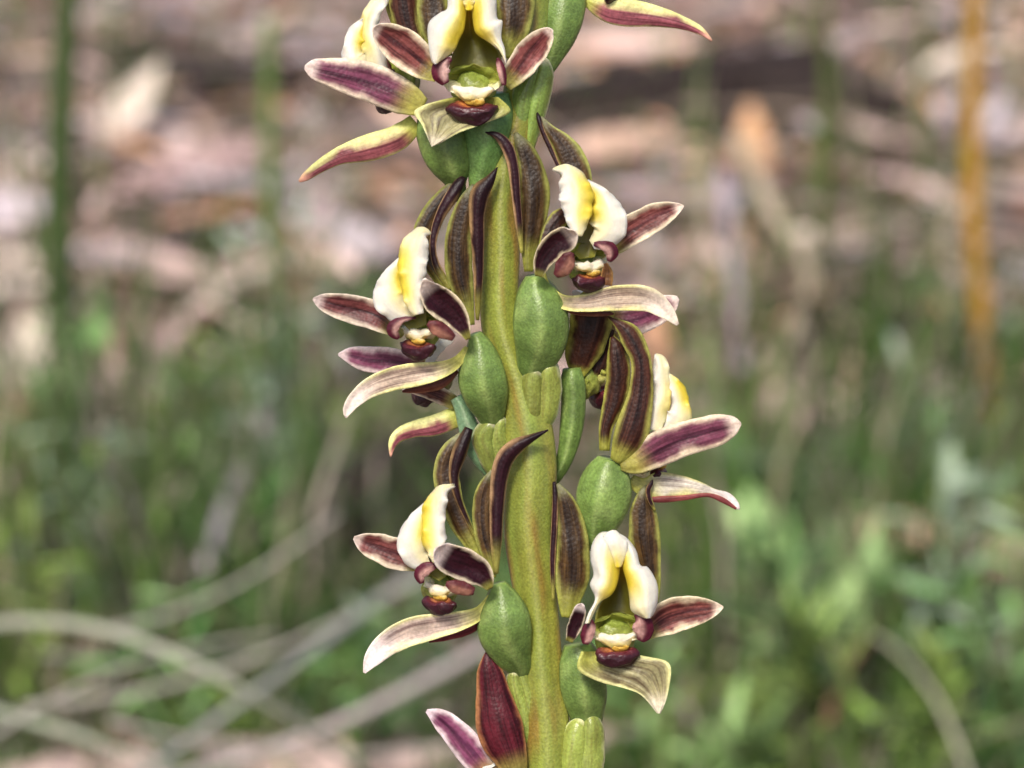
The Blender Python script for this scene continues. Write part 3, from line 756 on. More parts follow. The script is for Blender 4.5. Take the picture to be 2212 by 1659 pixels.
# --- flower F1: top, facing the lens
H = Head(1022, 168, 95, -3, 2, 4, 1.1)
f = new_flower(H, 'uppermost flower in view, its open mouth facing the lens')
mb = MB()
edges_sheet(mb, T(1, [(910, -110), (850, -95), (815, -40), (812, 40), (775, 62), (722, 112), (720, 200), (735, 290), (752, 312)]),
            T(1, [(920, -95), (912, 0), (905, 60), (895, 140), (872, 190), (850, 240), (815, 272), (772, 302)]), lipcol(1, .2, .8), 96, 150, bulge=26, ruffle=4, n=56, crease=0, seed=11)
edges_sheet(mb, T(1, [(915, -95), (925, 0), (935, 90), (950, 160), (1005, 200), (1060, 240), (1092, 302)]),
            T(1, [(930, -110), (990, -95), (1035, -50), (1050, 0), (1055, 88), (1080, 102), (1074, 180), (1092, 240), (1098, 314)]), lipcol(-1, .2, .72), 96, 150, bulge=26, ruffle=4, n=56, crease=0, seed=14)
edges_sheet(mb, T(1, [(905, -80), (885, 130), (835, 270), (810, 385)]), T(1, [(935, -80), (960, 140), (1070, 260), (1070, 390)]), chancol, 84, 92, bulge=-34, crease=0)
ribbon(mb, TD(1, 126, 122, [(918, 50, 14), (918, -10, 40), (920, -70, 76), (922, -120, 30)]), lambda u, v, sd: (*mix(YEL, WHITE, sm(.1, .7, u + abs(v) * .2)), .2), bulge=.25, ruffle=3)
mb.obj('labellum', M_LIP, f)
column_parts(H, f, 8, wings=(0, 0))
tepal('column_wing', f, [(TD(1, 132, 142, [(805, 405, 20), (782, 362, 42), (788, 312, 40), (832, 284, 10)]), wingcol(1, 'd2aaa0'), dict(bulge=.25, ruffle=1.2, ruf_n=1.5))])
tepal('column_wing', f, [(TD(1, 132, 142, [(1086, 412, 12), (1080, 362, 20), (1066, 310, 18), (1055, 280, 5)]), wingcol(-1), dict(bulge=.25, ruffle=1.2, ruf_n=1.5))])
tepal('petal', f, [(TD(1, 90, 120, [(770, 375, 30), (700, 312, 76), (620, 244, 94), (540, 188, 78), (480, 152, 48), (452, 138, 10)]), PET_IN, dict(bulge=-.38))])
tepal('petal', f, [(TD(1, 88, 118, [(1092, 415, 36), (1150, 342, 64), (1212, 262, 72), (1268, 196, 62), (1304, 158, 34), (1322, 145, 6)]), PET_IN, dict(bulge=-.25))])
tepal('lateral_sepal', f, [(TD(1, 72, 48, [(800, 280, 40), (755, 130, 76), (742, 0, 76), (735, -160, 62), (735, -300, 12)]), SEP, dict(bulge=.25))])
tepal('lateral_sepal', f, [(TD(1, 72, 48, [(1090, 280, 40), (1130, 130, 84), (1142, 0, 94), (1135, -160, 76), (1110, -300, 12)]), SEP, dict(bulge=.25))])
mb = MB()
edges_sheet(mb, T(1, [(840, 470), (700, 508), (652, 545), (690, 605), (735, 708)]),
            T(1, [(1060, 470), (1118, 540), (1000, 595), (870, 642), (785, 690), (738, 710)]), DOR_FR, 98, 128, bulge=-16, ruffle=6, seed=8)
mb.obj('dorsal_sepal', M_TEPAL, f)
ovary(f, TD(1, 28, 5, [(1010, 450, 110), (1010, 560, 132), (1000, 680, 118), (985, 790, 85), (970, 880, 60), (965, 960, 45)]), colf=ov_col(L('5f8546'), L('7d9448'), L('8fae6a')))

# --- flower F2: top left, turned left
H = Head(842, 160, -14, -74, 16, 2, .95)
f = new_flower(H, 'upper flower turned to the left, below its pale lip a maroon anther')
tepal('labellum', f, [
    (TD(1, 40, 20, [(480, 340, 50), (455, 235, 56), (432, 140, 48), (452, 60, 42), (500, -10, 36), (570, -70, 8)]), lipcol(1, .2, .55, .7), dict(bulge=.4, ruffle=6, ruf_n=2.7, jag=.08)),
    (TD(1, 30, 40, [(430, 85, 10), (378, 155, 44), (356, 228, 46), (368, 292, 62), (440, 335, 26)]), lipcol(1, .02, .55), dict(bulge=.3, ruffle=6, ruf_n=2.7, jag=.08))], mat=M_LIP)
column_parts(H, f, 9)
tepal('petal', f, [(TD(1, 66, 84, [(695, 520, 50), (590, 465, 88), (470, 410, 94), (340, 370, 86), (230, 346, 66), (160, 331, 46), (122, 325, 10)]), PET_PUR, dict(bulge=.15, fold=-.1))])
tepal('petal', f, [(TD(1, -25, -40, [(640, 430, 40), (560, 300, 60), (500, 200, 40), (470, 150, 10)]), PET_IN, dict(bulge=.15))])
tepal('lateral_sepal', f, [(TD(1, 30, 20, [(690, 330, 36), (625, 130, 62), (600, 0, 72), (595, -160, 60), (600, -280, 10)]), SEP_BR, dict(bulge=.3))])
tepal('lateral_sepal', f, [(TD(1, 0, -20, [(660, 300, 36), (600, 100, 62), (570, -50, 62), (580, -220, 10)]), SEP_BR, dict(bulge=.3))])
tepal('dorsal_sepal', f, [(TD(1, 30, 30, [(662, 592, 44), (560, 672, 64), (430, 714, 66), (300, 750, 44), (200, 803, 32), (130, 853, 22), (95, 878, 6)]), DOR_OUT2, dict(bulge=.25))])
ovary(f, TD(1, 30, 0, [(735, 540, 75), (765, 620, 118), (800, 720, 126), (838, 820, 98), (860, 900, 48), (890, 980, 30)]))

# --- flower F3: top right, behind
H = Head(1310, -78, -40, 78, 0, 4, .95)
f = new_flower(H, 'top right flower of which only the ovary and hanging sepal show')
labellum(H, 35.8).obj('labellum', M_LIP, f)
column_parts(H, f, 10)
tepal('petal', f, [(TD(1, -20, -20, [(1480, -60, 40), (1600, -110, 80), (1750, -150, 70), (1880, -170, 8)]), PET_PUR, dict(bulge=.1))])
tepal('dorsal_sepal', f, [(TD(1, -30, -30, [(1470, -10, 24), (1580, 42, 62), (1700, 62, 66), (1830, 80, 50), (1940, 108, 34), (2030, 145, 22), (2093, 197, 5)]), DOR_OUT, dict(bulge=.25))])
ovary(f, TD(1, -30, 0, [(1400, -110, 70), (1378, -20, 115), (1362, 80, 122), (1342, 180, 98), (1312, 280, 62), (1285, 360, 34)]))
bract(f, TD(1, 30, 45, [(1180, 760, 40), (1190, 620, 72), (1212, 490, 92), (1238, 380, 84), (1255, 325, 50), (1262, 305, 8)]), c='7c9446')

# --- bud F11: bottom left
H = Head(1050, 1690, 20, -55, 10, 2, .9)
f = new_flower(H, 'flower cut by the lower edge, a dark sepal above a pink petal')
labellum(Head(1050, 1750, 0, -70, 10, 2, .7), 39.1).obj('labellum', M_LIP, f)
tepal('lateral_sepal', f, [(TD(8, 60, 45, [(1075, 1640, 90), (1005, 1420, 172), (925, 1210, 225), (872, 1000, 216), (830, 760, 152), (798, 560, 112), (772, 408, 6)]), PET_DARK2, dict(bulge=.3))])
tepal('petal', f, [(TD(8, 40, 40, [(830, 1640, 100), (690, 1450, 142), (565, 1296, 142), (432, 1145, 126), (310, 1042, 92), (195, 980, 18)]), PET_PINK, dict(bulge=.12, fold=-.1))])
ovary(f, T(8, [(1150, 1600, 40, 200), (1180, 1800, 30, 240), (1200, 2000, 20, 200)]))

# ================================================================== forest floor
def simple_mat(name, col, var=0.35, rough=0.8, scale=60, transl=0.0, hue=0.02):
    m, nt, b = nodes_of(name)
    lk = nt.links.new
    tc = N(nt, 'ShaderNodeNewGeometry'); oi = N(nt, 'ShaderNodeObjectInfo')
    n1 = N(nt, 'ShaderNodeTexNoise'); n1.inputs['Scale'].default_value = scale; n1.inputs['Detail'].default_value = 5
    lk(tc.outputs['Position'], n1.inputs['Vector'])
    mr = N(nt, 'ShaderNodeMapRange'); mr.inputs['From Min'].default_value = .3; mr.inputs['From Max'].default_value = .7
    mr.inputs['To Min'].default_value = 1 - var; mr.inputs['To Max'].default_value = 1 + var
    lk(n1.outputs['Fac'], mr.inputs['Value'])
    mo = N(nt, 'ShaderNodeMapRange'); mo.inputs['To Min'].default_value = .65; mo.inputs['To Max'].default_value = 1.3
    lk(oi.outputs['Random'], mo.inputs['Value'])
    mm = N(nt, 'ShaderNodeMath', operation='MULTIPLY'); lk(mr.outputs[0], mm.inputs[0]); lk(mo.outputs[0], mm.inputs[1])
    hs = N(nt, 'ShaderNodeHueSaturation'); hs.inputs['Color'].default_value = (*col, 1)
    lk(mm.outputs[0], hs.inputs['Value'])
    mh = N(nt, 'ShaderNodeMapRange'); mh.inputs['To Min'].default_value = .5 - hue; mh.inputs['To Max'].default_value = .5 + hue
    lk(oi.outputs['Random'], mh.inputs['Value']); lk(mh.outputs[0], hs.inputs['Hue'])
    lk(hs.outputs[0], b.inputs['Base Color'])
    b.inputs['Roughness'].default_value = rough
    b.inputs['Specular IOR Level'].default_value = .3
    if transl:
        tr = N(nt, 'ShaderNodeBsdfTranslucent'); lk(hs.outputs[0], tr.inputs['Color'])
        ms = N(nt, 'ShaderNodeMixShader'); ms.inputs[0].default_value = transl
        lk(b.outputs[0], ms.inputs[1]); lk(tr.outputs[0], ms.inputs[2])
        lk(ms.outputs[0], nt.nodes['Material Output'].inputs['Surface'])
    return m

M_SOIL = simple_mat('soil', L('62504a'), var=.5, rough=.95, scale=25)

def height(x, y):
    return .012 * noise.noise(Vector((x * 3, y * 3, 1))) + .006 * noise.noise(Vector((x * 9, y * 9, 5)))

mb = MB()
xs = [-60, -20, -8, -4] + [-2 + .05 * i for i in range(81)] + [4, 8, 20, 60]
ys = [-60, -20, -8, -4] + [-1.5 + .05 * i for i in range(111)] + [8, 14, 25, 60, 120]
rows = [[mb.add((x, y, height(x, y) - .004)) for x in xs] for y in ys]
mb.grid(rows)
tag(mb.obj('ground', M_SOIL), None, kind='structure')

# --- fallen leaves
LEAFC = [('pale pink', 'e2c4bc'), ('tan', 'd8b4a0'), ('grey', 'cabcc0'), ('brown', '9c7c72'), ('buff', 'e6d4c6'), ('orange brown', 'd09e7c')]
LEAFS = [('flat', .05, .1, .0), ('arched', .33, .2, .1), ('curled up', -.32, .55, -.1), ('sickle shaped', .12, .25, .34)]
def leaf_mesh(name, mat, length, width, bend, cup, skew, mbx=None, M=None):
    mb = mbx or MB()
    n, m = 8, 5
    M = M or Matrix.Identity(4)
    top, bot = [], []
    for i in range(n):
        u = i / (n - 1)
        w = width * .5 * (sin(pi * min(1, u * 1.02 + .02) ** .8) ** .8 + .03)
        r1, r2 = [], []
        for j in range(m):
            v = -1 + 2 * j / (m - 1)
            x = (u - .5) * length
            y = v * w + skew * length * (u - .5) ** 2 * 1.2
            z = bend * length * (.25 - (u - .5) ** 2) + cup * w * v * v
            r1.append(mb.add(M @ Vector((x, y, z + .0003)), uv=(u, v, 0)))
            r2.append(mb.add(M @ Vector((x, y, z - .0003)), uv=(u, v, 1)))
        top.append(r1); bot.append(r2)
    mb.grid(top, flip=True); mb.grid(bot)
    for i in range(n - 1):
        mb.f.append((top[i][0], bot[i][0], bot[i + 1][0], top[i + 1][0]))
        mb.f.append((top[i + 1][-1], bot[i + 1][-1], bot[i][-1], top[i][-1]))
    return mb if mbx else mb.mesh(name, mat)

rl = random.Random(11)
leaf_src = {}
leaf_mat = {}
for cn, ch in LEAFC:
    mat = leaf_mat[cn] = simple_mat('dry_leaf_' + cn.replace(' ', '_'), L(ch), var=.25, scale=90, transl=.12)
    leaf_src[cn] = [(sn, leaf_mesh('fallen_leaf', mat, rl.uniform(.05, .085), rl.uniform(.009, .014), bd, cp_, sk)) for sn, bd, cp_, sk in LEAFS]

def drop(me, x, y, lift, name, label, cat, group, r):
    o = bpy.data.objects.new(name, me)
    COL.objects.link(o)
    o.location = (x, y, height(x, y) + lift)
    o.rotation_euler = (r.uniform(-.5, .5), r.uniform(-.35, .35), r.uniform(0, 2 * pi))
    s = r.uniform(.55, 1.0)
    o.scale = (s, s, s)
    tag(o, label, cat, group)
    return o

MARKS = [((2140, 905), 'the ochre yellow stalk'), ((150, 1010), 'the thick dark green stalk'), ((640, 960), 'the slim green stalk'), ((1765, 560), 'the olive stalk'),
         ((1880, 1290), 'the pale mint green sprig'), ((1560, 230), 'the long dark shade strip'), ((1620, 420), 'the peach orange leaf'), ((430, 400), 'the broad pale pink leaf'),
         ((460, 180), 'the narrow dark bark strip'), ((700, 1270), 'the black bark piece'), ((2010, 420), 'the short green stalk'), ((500, 1080), 'the leaning lavender straw'),
         ((1600, 830), 'the upright lavender straw'), ((800, 700), 'the dark bark chip'), ((330, 1720), 'the arching grey green stalk'), ((2000, 1600), 'the bent buff straw'),
         ((1000, 330), 'the top flowers of the spike'), ((1150, 900), 'the middle of the orchid stem'), ((1180, 1600), 'the lower orchid stem')]
MARKG = [(G(*p_), t_) for p_, t_ in MARKS]
def near(x, y):
    best = min(MARKG, key=lambda q: (q[0].x - x) ** 2 + (q[0].y - y) ** 2)[1]
    return ('behind ' if 'spike' in best or 'stem' in best else 'near ') + best
n_leaf = 0
while n_leaf < 280:
    px, py = rl.uniform(-150, 2362), rl.uniform(-330, 1700)
    g = G(px, py)
    if g.y > 2.4: continue
    cn = rl.choices([c for c, _ in LEAFC], [5, 4, 5, 2, 4, 2])[0]
    sn, me = rl.choice(leaf_src[cn])
    drop(me, g.x, g.y, rl.uniform(.004, .022), 'fallen_leaf', f'dry {cn} {sn} leaf fallen {near(g.x, g.y)}', 'leaf', f'{cn} {sn} fallen leaves', rl)
    n_leaf += 1

def leaf_px(px, py, length, width, ang, cn, label, tilt=.5, bend=.12, cup=.3, lift=.012):
    """one larger leaf lying where (px, py) meets the ground; ang = direction in plan"""
    g = G(px, py, .012)
    me = leaf_mesh('fallen_leaf', leaf_mat[cn], length, width, bend, cup, .1)
    o = bpy.data.objects.new('fallen_leaf', me); COL.objects.link(o)
    o.location = (g.x, g.y, height(g.x, g.y) + lift)
    o.rotation_euler = (Matrix.Rotation(tilt, 3, 'X') @ Matrix.Rotation(radians(ang), 3, 'Z')).to_euler()
    return tag(o, label, 'leaf', 'large single leaves')

leaf_px(430, 380, .085, .026, 25, 'pale pink', 'broad pale pink leaf lying open between two green stalks', .45)
leaf_px(330, 590, .08, .02, -20, 'pale pink', 'second broad pale leaf, overlapped by small green herbs', .4)
leaf_px(300, 790, .060, .020, 50, 'pale pink', 'pale pink leaf tilted up beside the thick green stalk', .7)
leaf_px(30, 790, .055, .018, 80, 'buff', 'cream coloured leaf standing tilted left of the thick green stalk', .9)
leaf_px(20, 470, .06, .024, 10, 'grey', 'whitish grey leaf beside the thick green stalk', .5)
leaf_px(275, 250, .085, .022, 65, 'buff', 'buff leaf leaning up past the thick green stalk', .7)
leaf_px(515, 920, .060, .022, 70, 'tan', 'peach tan leaf standing among low herbs', .9)
leaf_px(1620, 350, .06, .022, 85, 'orange brown', 'peach orange leaf standing in front of the dark shade strip', .9)
leaf_px(1370, 340, .07, .022, 5, 'tan', 'peach tan leaf at the foot of the dark shade strip', .4)
leaf_px(1330, 90, .12, .026, 10, 'pale pink', 'long pinkish leaf above the dark shade strip', .3)
leaf_px(1830, 930, .07, .024, -25, 'pale pink', 'pale pink leaf lying behind the mint green sprig', .6)
leaf_px(1900, 1010, .06, .02, -20, 'buff', 'buff leaf below the mint green sprig', .6)
leaf_px(1720, 1180, .06, .02, 95, 'pale pink', 'pink leaf standing upright between green herbs', .9)
leaf_px(1950, 1330, .032, .014, 5, 'tan', 'tan leaf lying on top of green herbs', .5, lift=.04)
leaf_px(2180, 1370, .028, .014, 10, 'tan', 'small tan leaf lying at the edge of green herbs', .5, lift=.04)
leaf_px(900, 950, .08, .025, 15, 'pale pink', 'pale lavender pink leaf lying just behind the spike', .5)
leaf_px(430, 1900, .14, .024, 8, 'pale pink', 'long pale pink strip leaf lying across the herbs', .4, lift=.035)
leaf_px(900, 1840, .12, .02, 16, 'pale pink', 'long pinkish white strip leaf passing behind the stem', .4, lift=.03)
leaf_px(780, 560, .08, .02, -30, 'grey', 'lavender grey leaf lying behind the white lip', .5)

# --- dark bark, and dark slabs standing in for a shaded hollow
def bark(px, py, length, width, ang, label, lift=.02, tilt=.3):
    g = G(px, py, .01)
    mb = MB()
    n, m = 14, 10
    up, dn = [], []
    for i in range(n):
        u = i / (n - 1)
        a, b = [], []
        for j in range(m):
            v = -1 + 2 * j / (m - 1)
            w = width * .5 * (1 - .3 * abs(2 * u - 1) ** 3 + .12 * noise.noise(Vector((u * 6, v, length * 50))))
            z = .5 * width * (1 - v * v) * .6 + .004 * noise.noise(Vector((u * 7, v * 4, 2)))
            p_ = Vector(((u - .5) * length + .01 * noise.noise(Vector((v * 3, u, 9))), v * w, z))
            a.append(mb.add(p_)); b.append(mb.add(p_ - Vector((0, 0, .004))))
        up.append(a); dn.append(b)
    mb.grid(up, flip=True); mb.grid(dn)
    for i in range(n - 1):
        mb.f.append((up[i][0], dn[i][0], dn[i + 1][0], up[i + 1][0])); mb.f.append((up[i + 1][-1], dn[i + 1][-1], dn[i][-1], up[i][-1]))
    for j in range(m - 1):
        mb.f.append((up[0][j + 1], dn[0][j + 1], dn[0][j], up[0][j])); mb.f.append((up[-1][j], dn[-1][j], dn[-1][j + 1], up[-1][j + 1]))
    o = mb.obj('bark_shade_strip', M_BARK)
    o.location = (g.x, g.y, height(g.x, g.y) + lift)
    o.rotation_euler = (Matrix.Rotation(tilt, 3, 'X') @ Matrix.Rotation(radians(ang), 3, 'Z')).to_euler()
    return tag(o, label, 'bark')
M_BARK = simple_mat('bark', L('2e2421'), var=.5, rough=.9, scale=120)
bark(1480, 235, .17, .06, 12, 'long dark strip standing in for a shaded hollow in pink litter', tilt=.5)  # dark slab added where the litter only falls into shadow
bark(1780, 270, .08, .05, -12, 'short dark piece standing in for the shaded hollow behind the olive stalk', tilt=.6)  # shorter slab carrying on the same shadowed hollow as dark colour
bark(1980, 770, .09, .03, -15, 'small blackish bark piece beside the ochre stalk')
bark(300, 560, .07, .025, 10, 'small dark bark piece beside the thick green stalk', .01)
bark(800, 700, .06, .03, 60, 'dark bark chip lying behind the left petals')
bark(700, 1270, .10, .05, 40, 'black bark piece in the shade of the slanting stalk', .03)
bark(460, 180, .11, .03, -8, 'dark bark strip above the broad pale pink leaf')
bark(1780, 1060, .08, .03, -10, 'dark grey bark piece under the mint green sprig')

# further litter as one mass
mb = MB()
for i in range(7400):
    if i < 5000:
        y = rl.uniform(.35, 2.2); x = rl.uniform(-.7, .7)
    else:
        y = rl.uniform(-.6, 4.0); x = rl.uniform(-1.6, 1.6)
    M = Matrix.Translation((x, y, height(x, y) + rl.uniform(.0, .016))) @ Matrix.Rotation(rl.uniform(0, 6.28), 4, 'Z') @ Matrix.Rotation(rl.uniform(-.4, .4), 4, 'X') @ Matrix.Rotation(rl.uniform(-.3, .3), 4, 'Y')
    k0 = len(mb.v)
    leaf_mesh('x', None, rl.uniform(.02, .06), rl.uniform(.004, .010), rl.uniform(-.3, .3), .2, rl.uniform(-.3, .3), mb, M)
    c = L(rl.choice(LEAFC)[1], rl.uniform(.45, 1.25))
    for k in range(k0, len(mb.v)): mb.c[k] = (*c, 0)
def attr_mat(name, rough=.85, transl=0.0):
    m, nt, b = nodes_of(name)
    a = N(nt, 'ShaderNodeAttribute', attribute_name='Col')
    nt.links.new(a.outputs['Color'], b.inputs['Base Color'])
    b.inputs['Roughness'].default_value = rough
    b.inputs['Specular IOR Level'].default_value = .3
    if transl:
        tr = N(nt, 'ShaderNodeBsdfTranslucent'); nt.links.new(a.outputs['Color'], tr.inputs['Color'])
        ms = N(nt, 'ShaderNodeMixShader'); ms.inputs[0].default_value = transl
        nt.links.new(b.outputs[0], ms.inputs[1]); nt.links.new(tr.outputs[0], ms.inputs[2])
        nt.links.new(ms.outputs[0], nt.nodes['Material Output'].inputs['Surface'])
    return m
M_LITTER = attr_mat('litter')
M_GREEN = attr_mat('green_leaf', rough=.5, transl=.25)
tag(mb.obj('leaf_litter', M_LITTER), 'brown and grey dead leaf litter covering the forest floor', 'leaf litter', kind='stuff')

# --- stalks, twigs and blades
def world_tube(mb, pts, col, n=28, m=8):
    sp = catmull([tuple(q) for q in pts], n)
    rings = []
    for i, q in enumerate(sp):
        a = Vector(sp[max(i - 1, 0)][:3]); b = Vector(sp[min(i + 1, n - 1)][:3])
        t = (b - a).normalized()
        s0 = t.cross(Vector((.3, .9, .2))).normalized(); n0 = t.cross(s0)
        rings.append([mb.add(Vector(q[:3]) + (s0 * cos(2 * pi * j / m) + n0 * sin(2 * pi * j / m)) * q[3], (*col, 0)) for j in range(m)])
    mb.grid(rings, loop=True)
    for ring, fl in ((rings[0], 0), (rings[-1], 1)):
        mb.f.append(tuple(ring) if fl else tuple(ring[::-1]))

def at(x, y, z):
    """point on the sight line of (x, y) at slant distance z"""
    return CAM + ray(x, y) * z

def stalk(name, label, cat, pts, col, r, group=None):
    mb = MB()
    world_tube(mb, [(*q, r * (1 - .35 * i / (len(pts) - 1))) for i, q in enumerate(pts)], col)
    return tag(mb.obj(name, M_GREEN), label, cat, group)

def upright(px, py, topy, dx, r, col, name, label, cat, group=None, lean=0.0):
    """stalk rooted where (px, py) meets the ground, rising until it reaches image height topy"""
    g = G(px, py); g.z = height(g.x, g.y) - .004
    # rise straight up: find height whose projection is topy
    rt = ray(px + dx, topy)
    t = (g.y + lean - CAM.y) / rt.y
    top = CAM + rt * t
    mid = g.lerp(top, .5) + Vector((.004 * (1 if dx > 0 else -1), 0, 0))
    return stalk(name, label, cat, [g, mid, top], col, r, group)

upright(2140, 905, -160, -30, .0040, L('d2a03c'), 'grass_stalk', 'upright ochre yellow stalk rising out of green herbs', 'stalk')
upright(150, 1010, -60, 0, .0066, L('52663a'), 'grass_stalk', 'thick upright dark green stalk standing in pale leaf litter', 'stalk')
upright(640, 960, 40, -60, .0032, L('7a9a50'), 'grass_stalk', 'slim green stalk between fallen leaves', 'stalk')
upright(1765, 560, -80, 10, .0034, L('66743e'), 'grass_stalk', 'olive stalk in front of the dark shade strip', 'stalk')
upright(2010, 420, -80, 0, .0026, L('6f8a4a'), 'grass_stalk', 'short green stalk left of the ochre stalk', 'stalk')

def arch(label, pix, col, r, name='grass_stalk', cat='stalk', group=None):
    return stalk(name, label, cat, [at(x, y, z) for x, y, z in pix], col, r, group)
arch('pale grey green stalk arching low over green herbs', [(-350, 1480, .50), (-120, 1370, .47), (120, 1345, .45), (330, 1395, .44), (520, 1490, .44), (680, 1590, .46), (860, 1740, .5)], L('bcbea8'), .0011)
arch('grey dry stalk slanting down to the left through herbs', [(980, 1180, .62), (800, 1310, .55), (600, 1460, .51), (420, 1590, .49), (250, 1720, .48)], L('b4b2ac'), .0012)
arch('pale pinkish stalk lying low, slanting across the herbs', [(1100, 1370, .56), (900, 1480, .53), (700, 1575, .51), (480, 1650, .50), (150, 1740, .5)], L('d8cac4'), .0014)
arch('lavender grey straw leaning beside tan leaves', [(610, 820, .80), (545, 960, .74), (490, 1090, .68), (440, 1230, .63)], L('c8bcc0'), .0028)
arch('upright lavender grey straw behind the spike', [(1560, 380, 1.05), (1580, 520, .99), (1592, 680, .93), (1600, 800, .885)], L('c4b6be'), .0034)
arch('curved pale straw bending between litter and mint green sprig', [(1590, 300, 1.10), (1680, 480, 1.0), (1750, 590, .96), (1715, 720, .9), (1650, 820, .86)], L('d0c0a4'), .0036)
arch('bent buff straw in the green herbs', [(1840, 1350, .62), (1930, 1400, .58), (2010, 1490, .54), (2060, 1590, .52), (2110, 1720, .5)], L('d2ceb0'), .0008)
arch('reddish brown twig slanting through the green herbs', [(2010, 1230, .68), (1900, 1350, .62), (1820, 1460, .58), (1790, 1560, .55)], L('8d6a54'), .0018, 'twig', 'twig')
arch('pale grass blade sunk low beneath the arching stalk', [(-200, 1480, .5), (0, 1540, .48), (200, 1600, .47), (420, 1690, .48)], L('b8bea6'), .0010)

for i in range(5):
    x0, y0 = rl.uniform(-150, 250), rl.uniform(1250, 1640)
    dx, dy, bow = rl.uniform(500, 900), rl.uniform(-320, 260), rl.uniform(-90, 60)
    z_ = rl.uniform(.42, .56)
    arch('thin pale dry grass strand crossing low in front of the herbs', [(x0 + dx * t_, y0 + dy * t_ + bow * 4 * t_ * (1 - t_), z_ + .04 * t_) for t_ in (0, .33, .66, 1)], L(rl.choice(['c4bcb0', 'b4b4a2', 'ccc0b8'])), rl.uniform(.0005, .0009), group='thin dry grass strands')

# random twigs and straws lying in the litter
for i in range(170):
    px, py = rl.uniform(-100, 2312), rl.uniform(-250, 1500)
    g = G(px, py)
    a = rl.uniform(0, pi); ln = rl.uniform(.07, .2)
    dirv = Vector((cos(a), sin(a), rl.uniform(-.05, .25)))
    z0 = height(g.x, g.y) + .012
    p0 = Vector((g.x, g.y, z0)) - dirv * ln * .5; p2 = p0 + dirv * ln
    p0.z = max(p0.z, .004); p2.z = max(p2.z, .006)
    p1 = p0.lerp(p2, .5) + Vector((rl.uniform(-.01, .01), rl.uniform(-.01, .01), rl.uniform(0, .012)))
    dark = rl.random() < .4
    nm = near(g.x, g.y)
    stalk('twig' if dark else 'straw', f'dark brown twig lying {nm}' if dark else f'thin pale straw lying {nm}', 'twig' if dark else 'straw',
          [p0, p1, p2], L('5c4238') if dark else L(rl.choice(['b3a5a0', 'a89a8c', 'c0ab98'])), rl.uniform(.0010, .0022) if dark else rl.uniform(.0007, .0015),
          'twigs in the litter' if dark else 'straws in the litter')

# --- green herbs
def herb_parts(rng, tall, spread, leaf, cols, nst):
    st, fo = MB(), MB()
    for s in range(nst):
        a = rng.uniform(0, 2 * pi); ln = tall * rng.uniform(.6, 1.0)
        tip = Vector((cos(a) * spread * rng.uniform(.3, 1), sin(a) * spread * rng.uniform(.3, 1), ln))
        mid = tip * .5 + Vector((rng.uniform(-.01, .01), rng.uniform(-.01, .01), .01))
        pts = [Vector((0, 0, -.006)), mid, tip]
        world_tube(st, [(*q, .0011 * (1 - .25 * i)) for i, q in enumerate(pts)], L('6f7a40'), n=10, m=5)
        sp = catmull([tuple(q) for q in pts], 16)
        for i in range(4, 16):
            for k in range(1 + i % 2):
                c = Vector(sp[i])
                yaw = rng.uniform(0, 2 * pi)
                ll = leaf * rng.uniform(.6, 1.2)
                M = Matrix.Translation(c) @ Matrix.Rotation(yaw, 4, 'Z') @ Matrix.Rotation(rng.uniform(-1.15, .1), 4, 'Y') @ Matrix.Translation((ll * .5, 0, 0))
                k0 = len(fo.v)
                leaf_small(fo, ll, ll * (rng.uniform(.3, .42) if leaf > .03 else rng.uniform(.15, .26)), rng.uniform(-.2, .2), M)
                cc = L(rng.choice(cols), rng.uniform(.55, 1.35))
                for q in range(k0, len(fo.v)): fo.c[q] = (*cc, 0)
    return st, fo

def leaf_small(mb, ln, wd, bend, M):
    ring = [(-.5, 0), (-.2, .42), (.1, .5), (.35, .28), (.5, 0), (.35, -.28), (.1, -.5), (-.2, -.42)]
    up = [mb.add(M @ Vector((x * ln, y * wd, abs(y) * wd * .5 + bend * ln * (.25 - x * x) + .0002))) for x, y in ring]
    dn = [mb.add(M @ Vector((x * ln, y * wd, abs(y) * wd * .5 + bend * ln * (.25 - x * x) - .0002))) for x, y in ring]
    for a, b, c, d in ((0, 1, 7, 7), (1, 2, 6, 7), (2, 3, 5, 6), (3, 4, 5, 5)):
        q = (a, b, c) if c == d else (a, b, c, d)
        mb.f.append(tuple(up[i] for i in q[::-1])); mb.f.append(tuple(dn[i] for i in q))
    for i in range(8):
        j = (i + 1) % 8
        mb.f.append((up[i], up[j], dn[j], dn[i]))

HERBC = {'mid green': ['84b466', '98c678', '6ea258', 'aed08c'], 'dark green': ['5c7c46', '6a8a52', '4e6a40'], 'mint green': ['b4d68c', 'a4c880', 'c4e09c'], 'grey green': ['9db594', '8aa682', 'b4c6aa'], 'yellow green': ['a0bc5c', '8cac50', 'b0c870']}
HERBH = [('low spreading', .05, .045), ('upright', .115, .022), ('loose', .085, .04)]
rh = random.Random(5)
herb_src = {}
for k, cols in HERBC.items():
    herb_src[k] = []
    for hn, tall_, spr_ in HERBH:
        st, fo = herb_parts(rh, tall_, spr_, rh.uniform(.017, .027), cols, rh.randint(2, 4))
        herb_src[k].append((hn, st.mesh('stem', M_GREEN), fo.mesh('foliage', M_GREEN)))

def herb(x, y, kind, sc, label, group=None):
    hn, st, fo = rh.choice(herb_src[kind])
    label = label.replace('%', hn)
    group = group.replace('%', hn) if group else None
    r = empty('herb', (x, y, height(x, y)))
    r.rotation_euler.z = rh.uniform(0, 6.28); r.scale = (sc, sc, sc)
    tag(r, label, 'herb', group)
    for nm, me in (('stem', st), ('foliage', fo)):
        o = bpy.data.objects.new(nm, me); COL.objects.link(o); o.parent = r
    return r

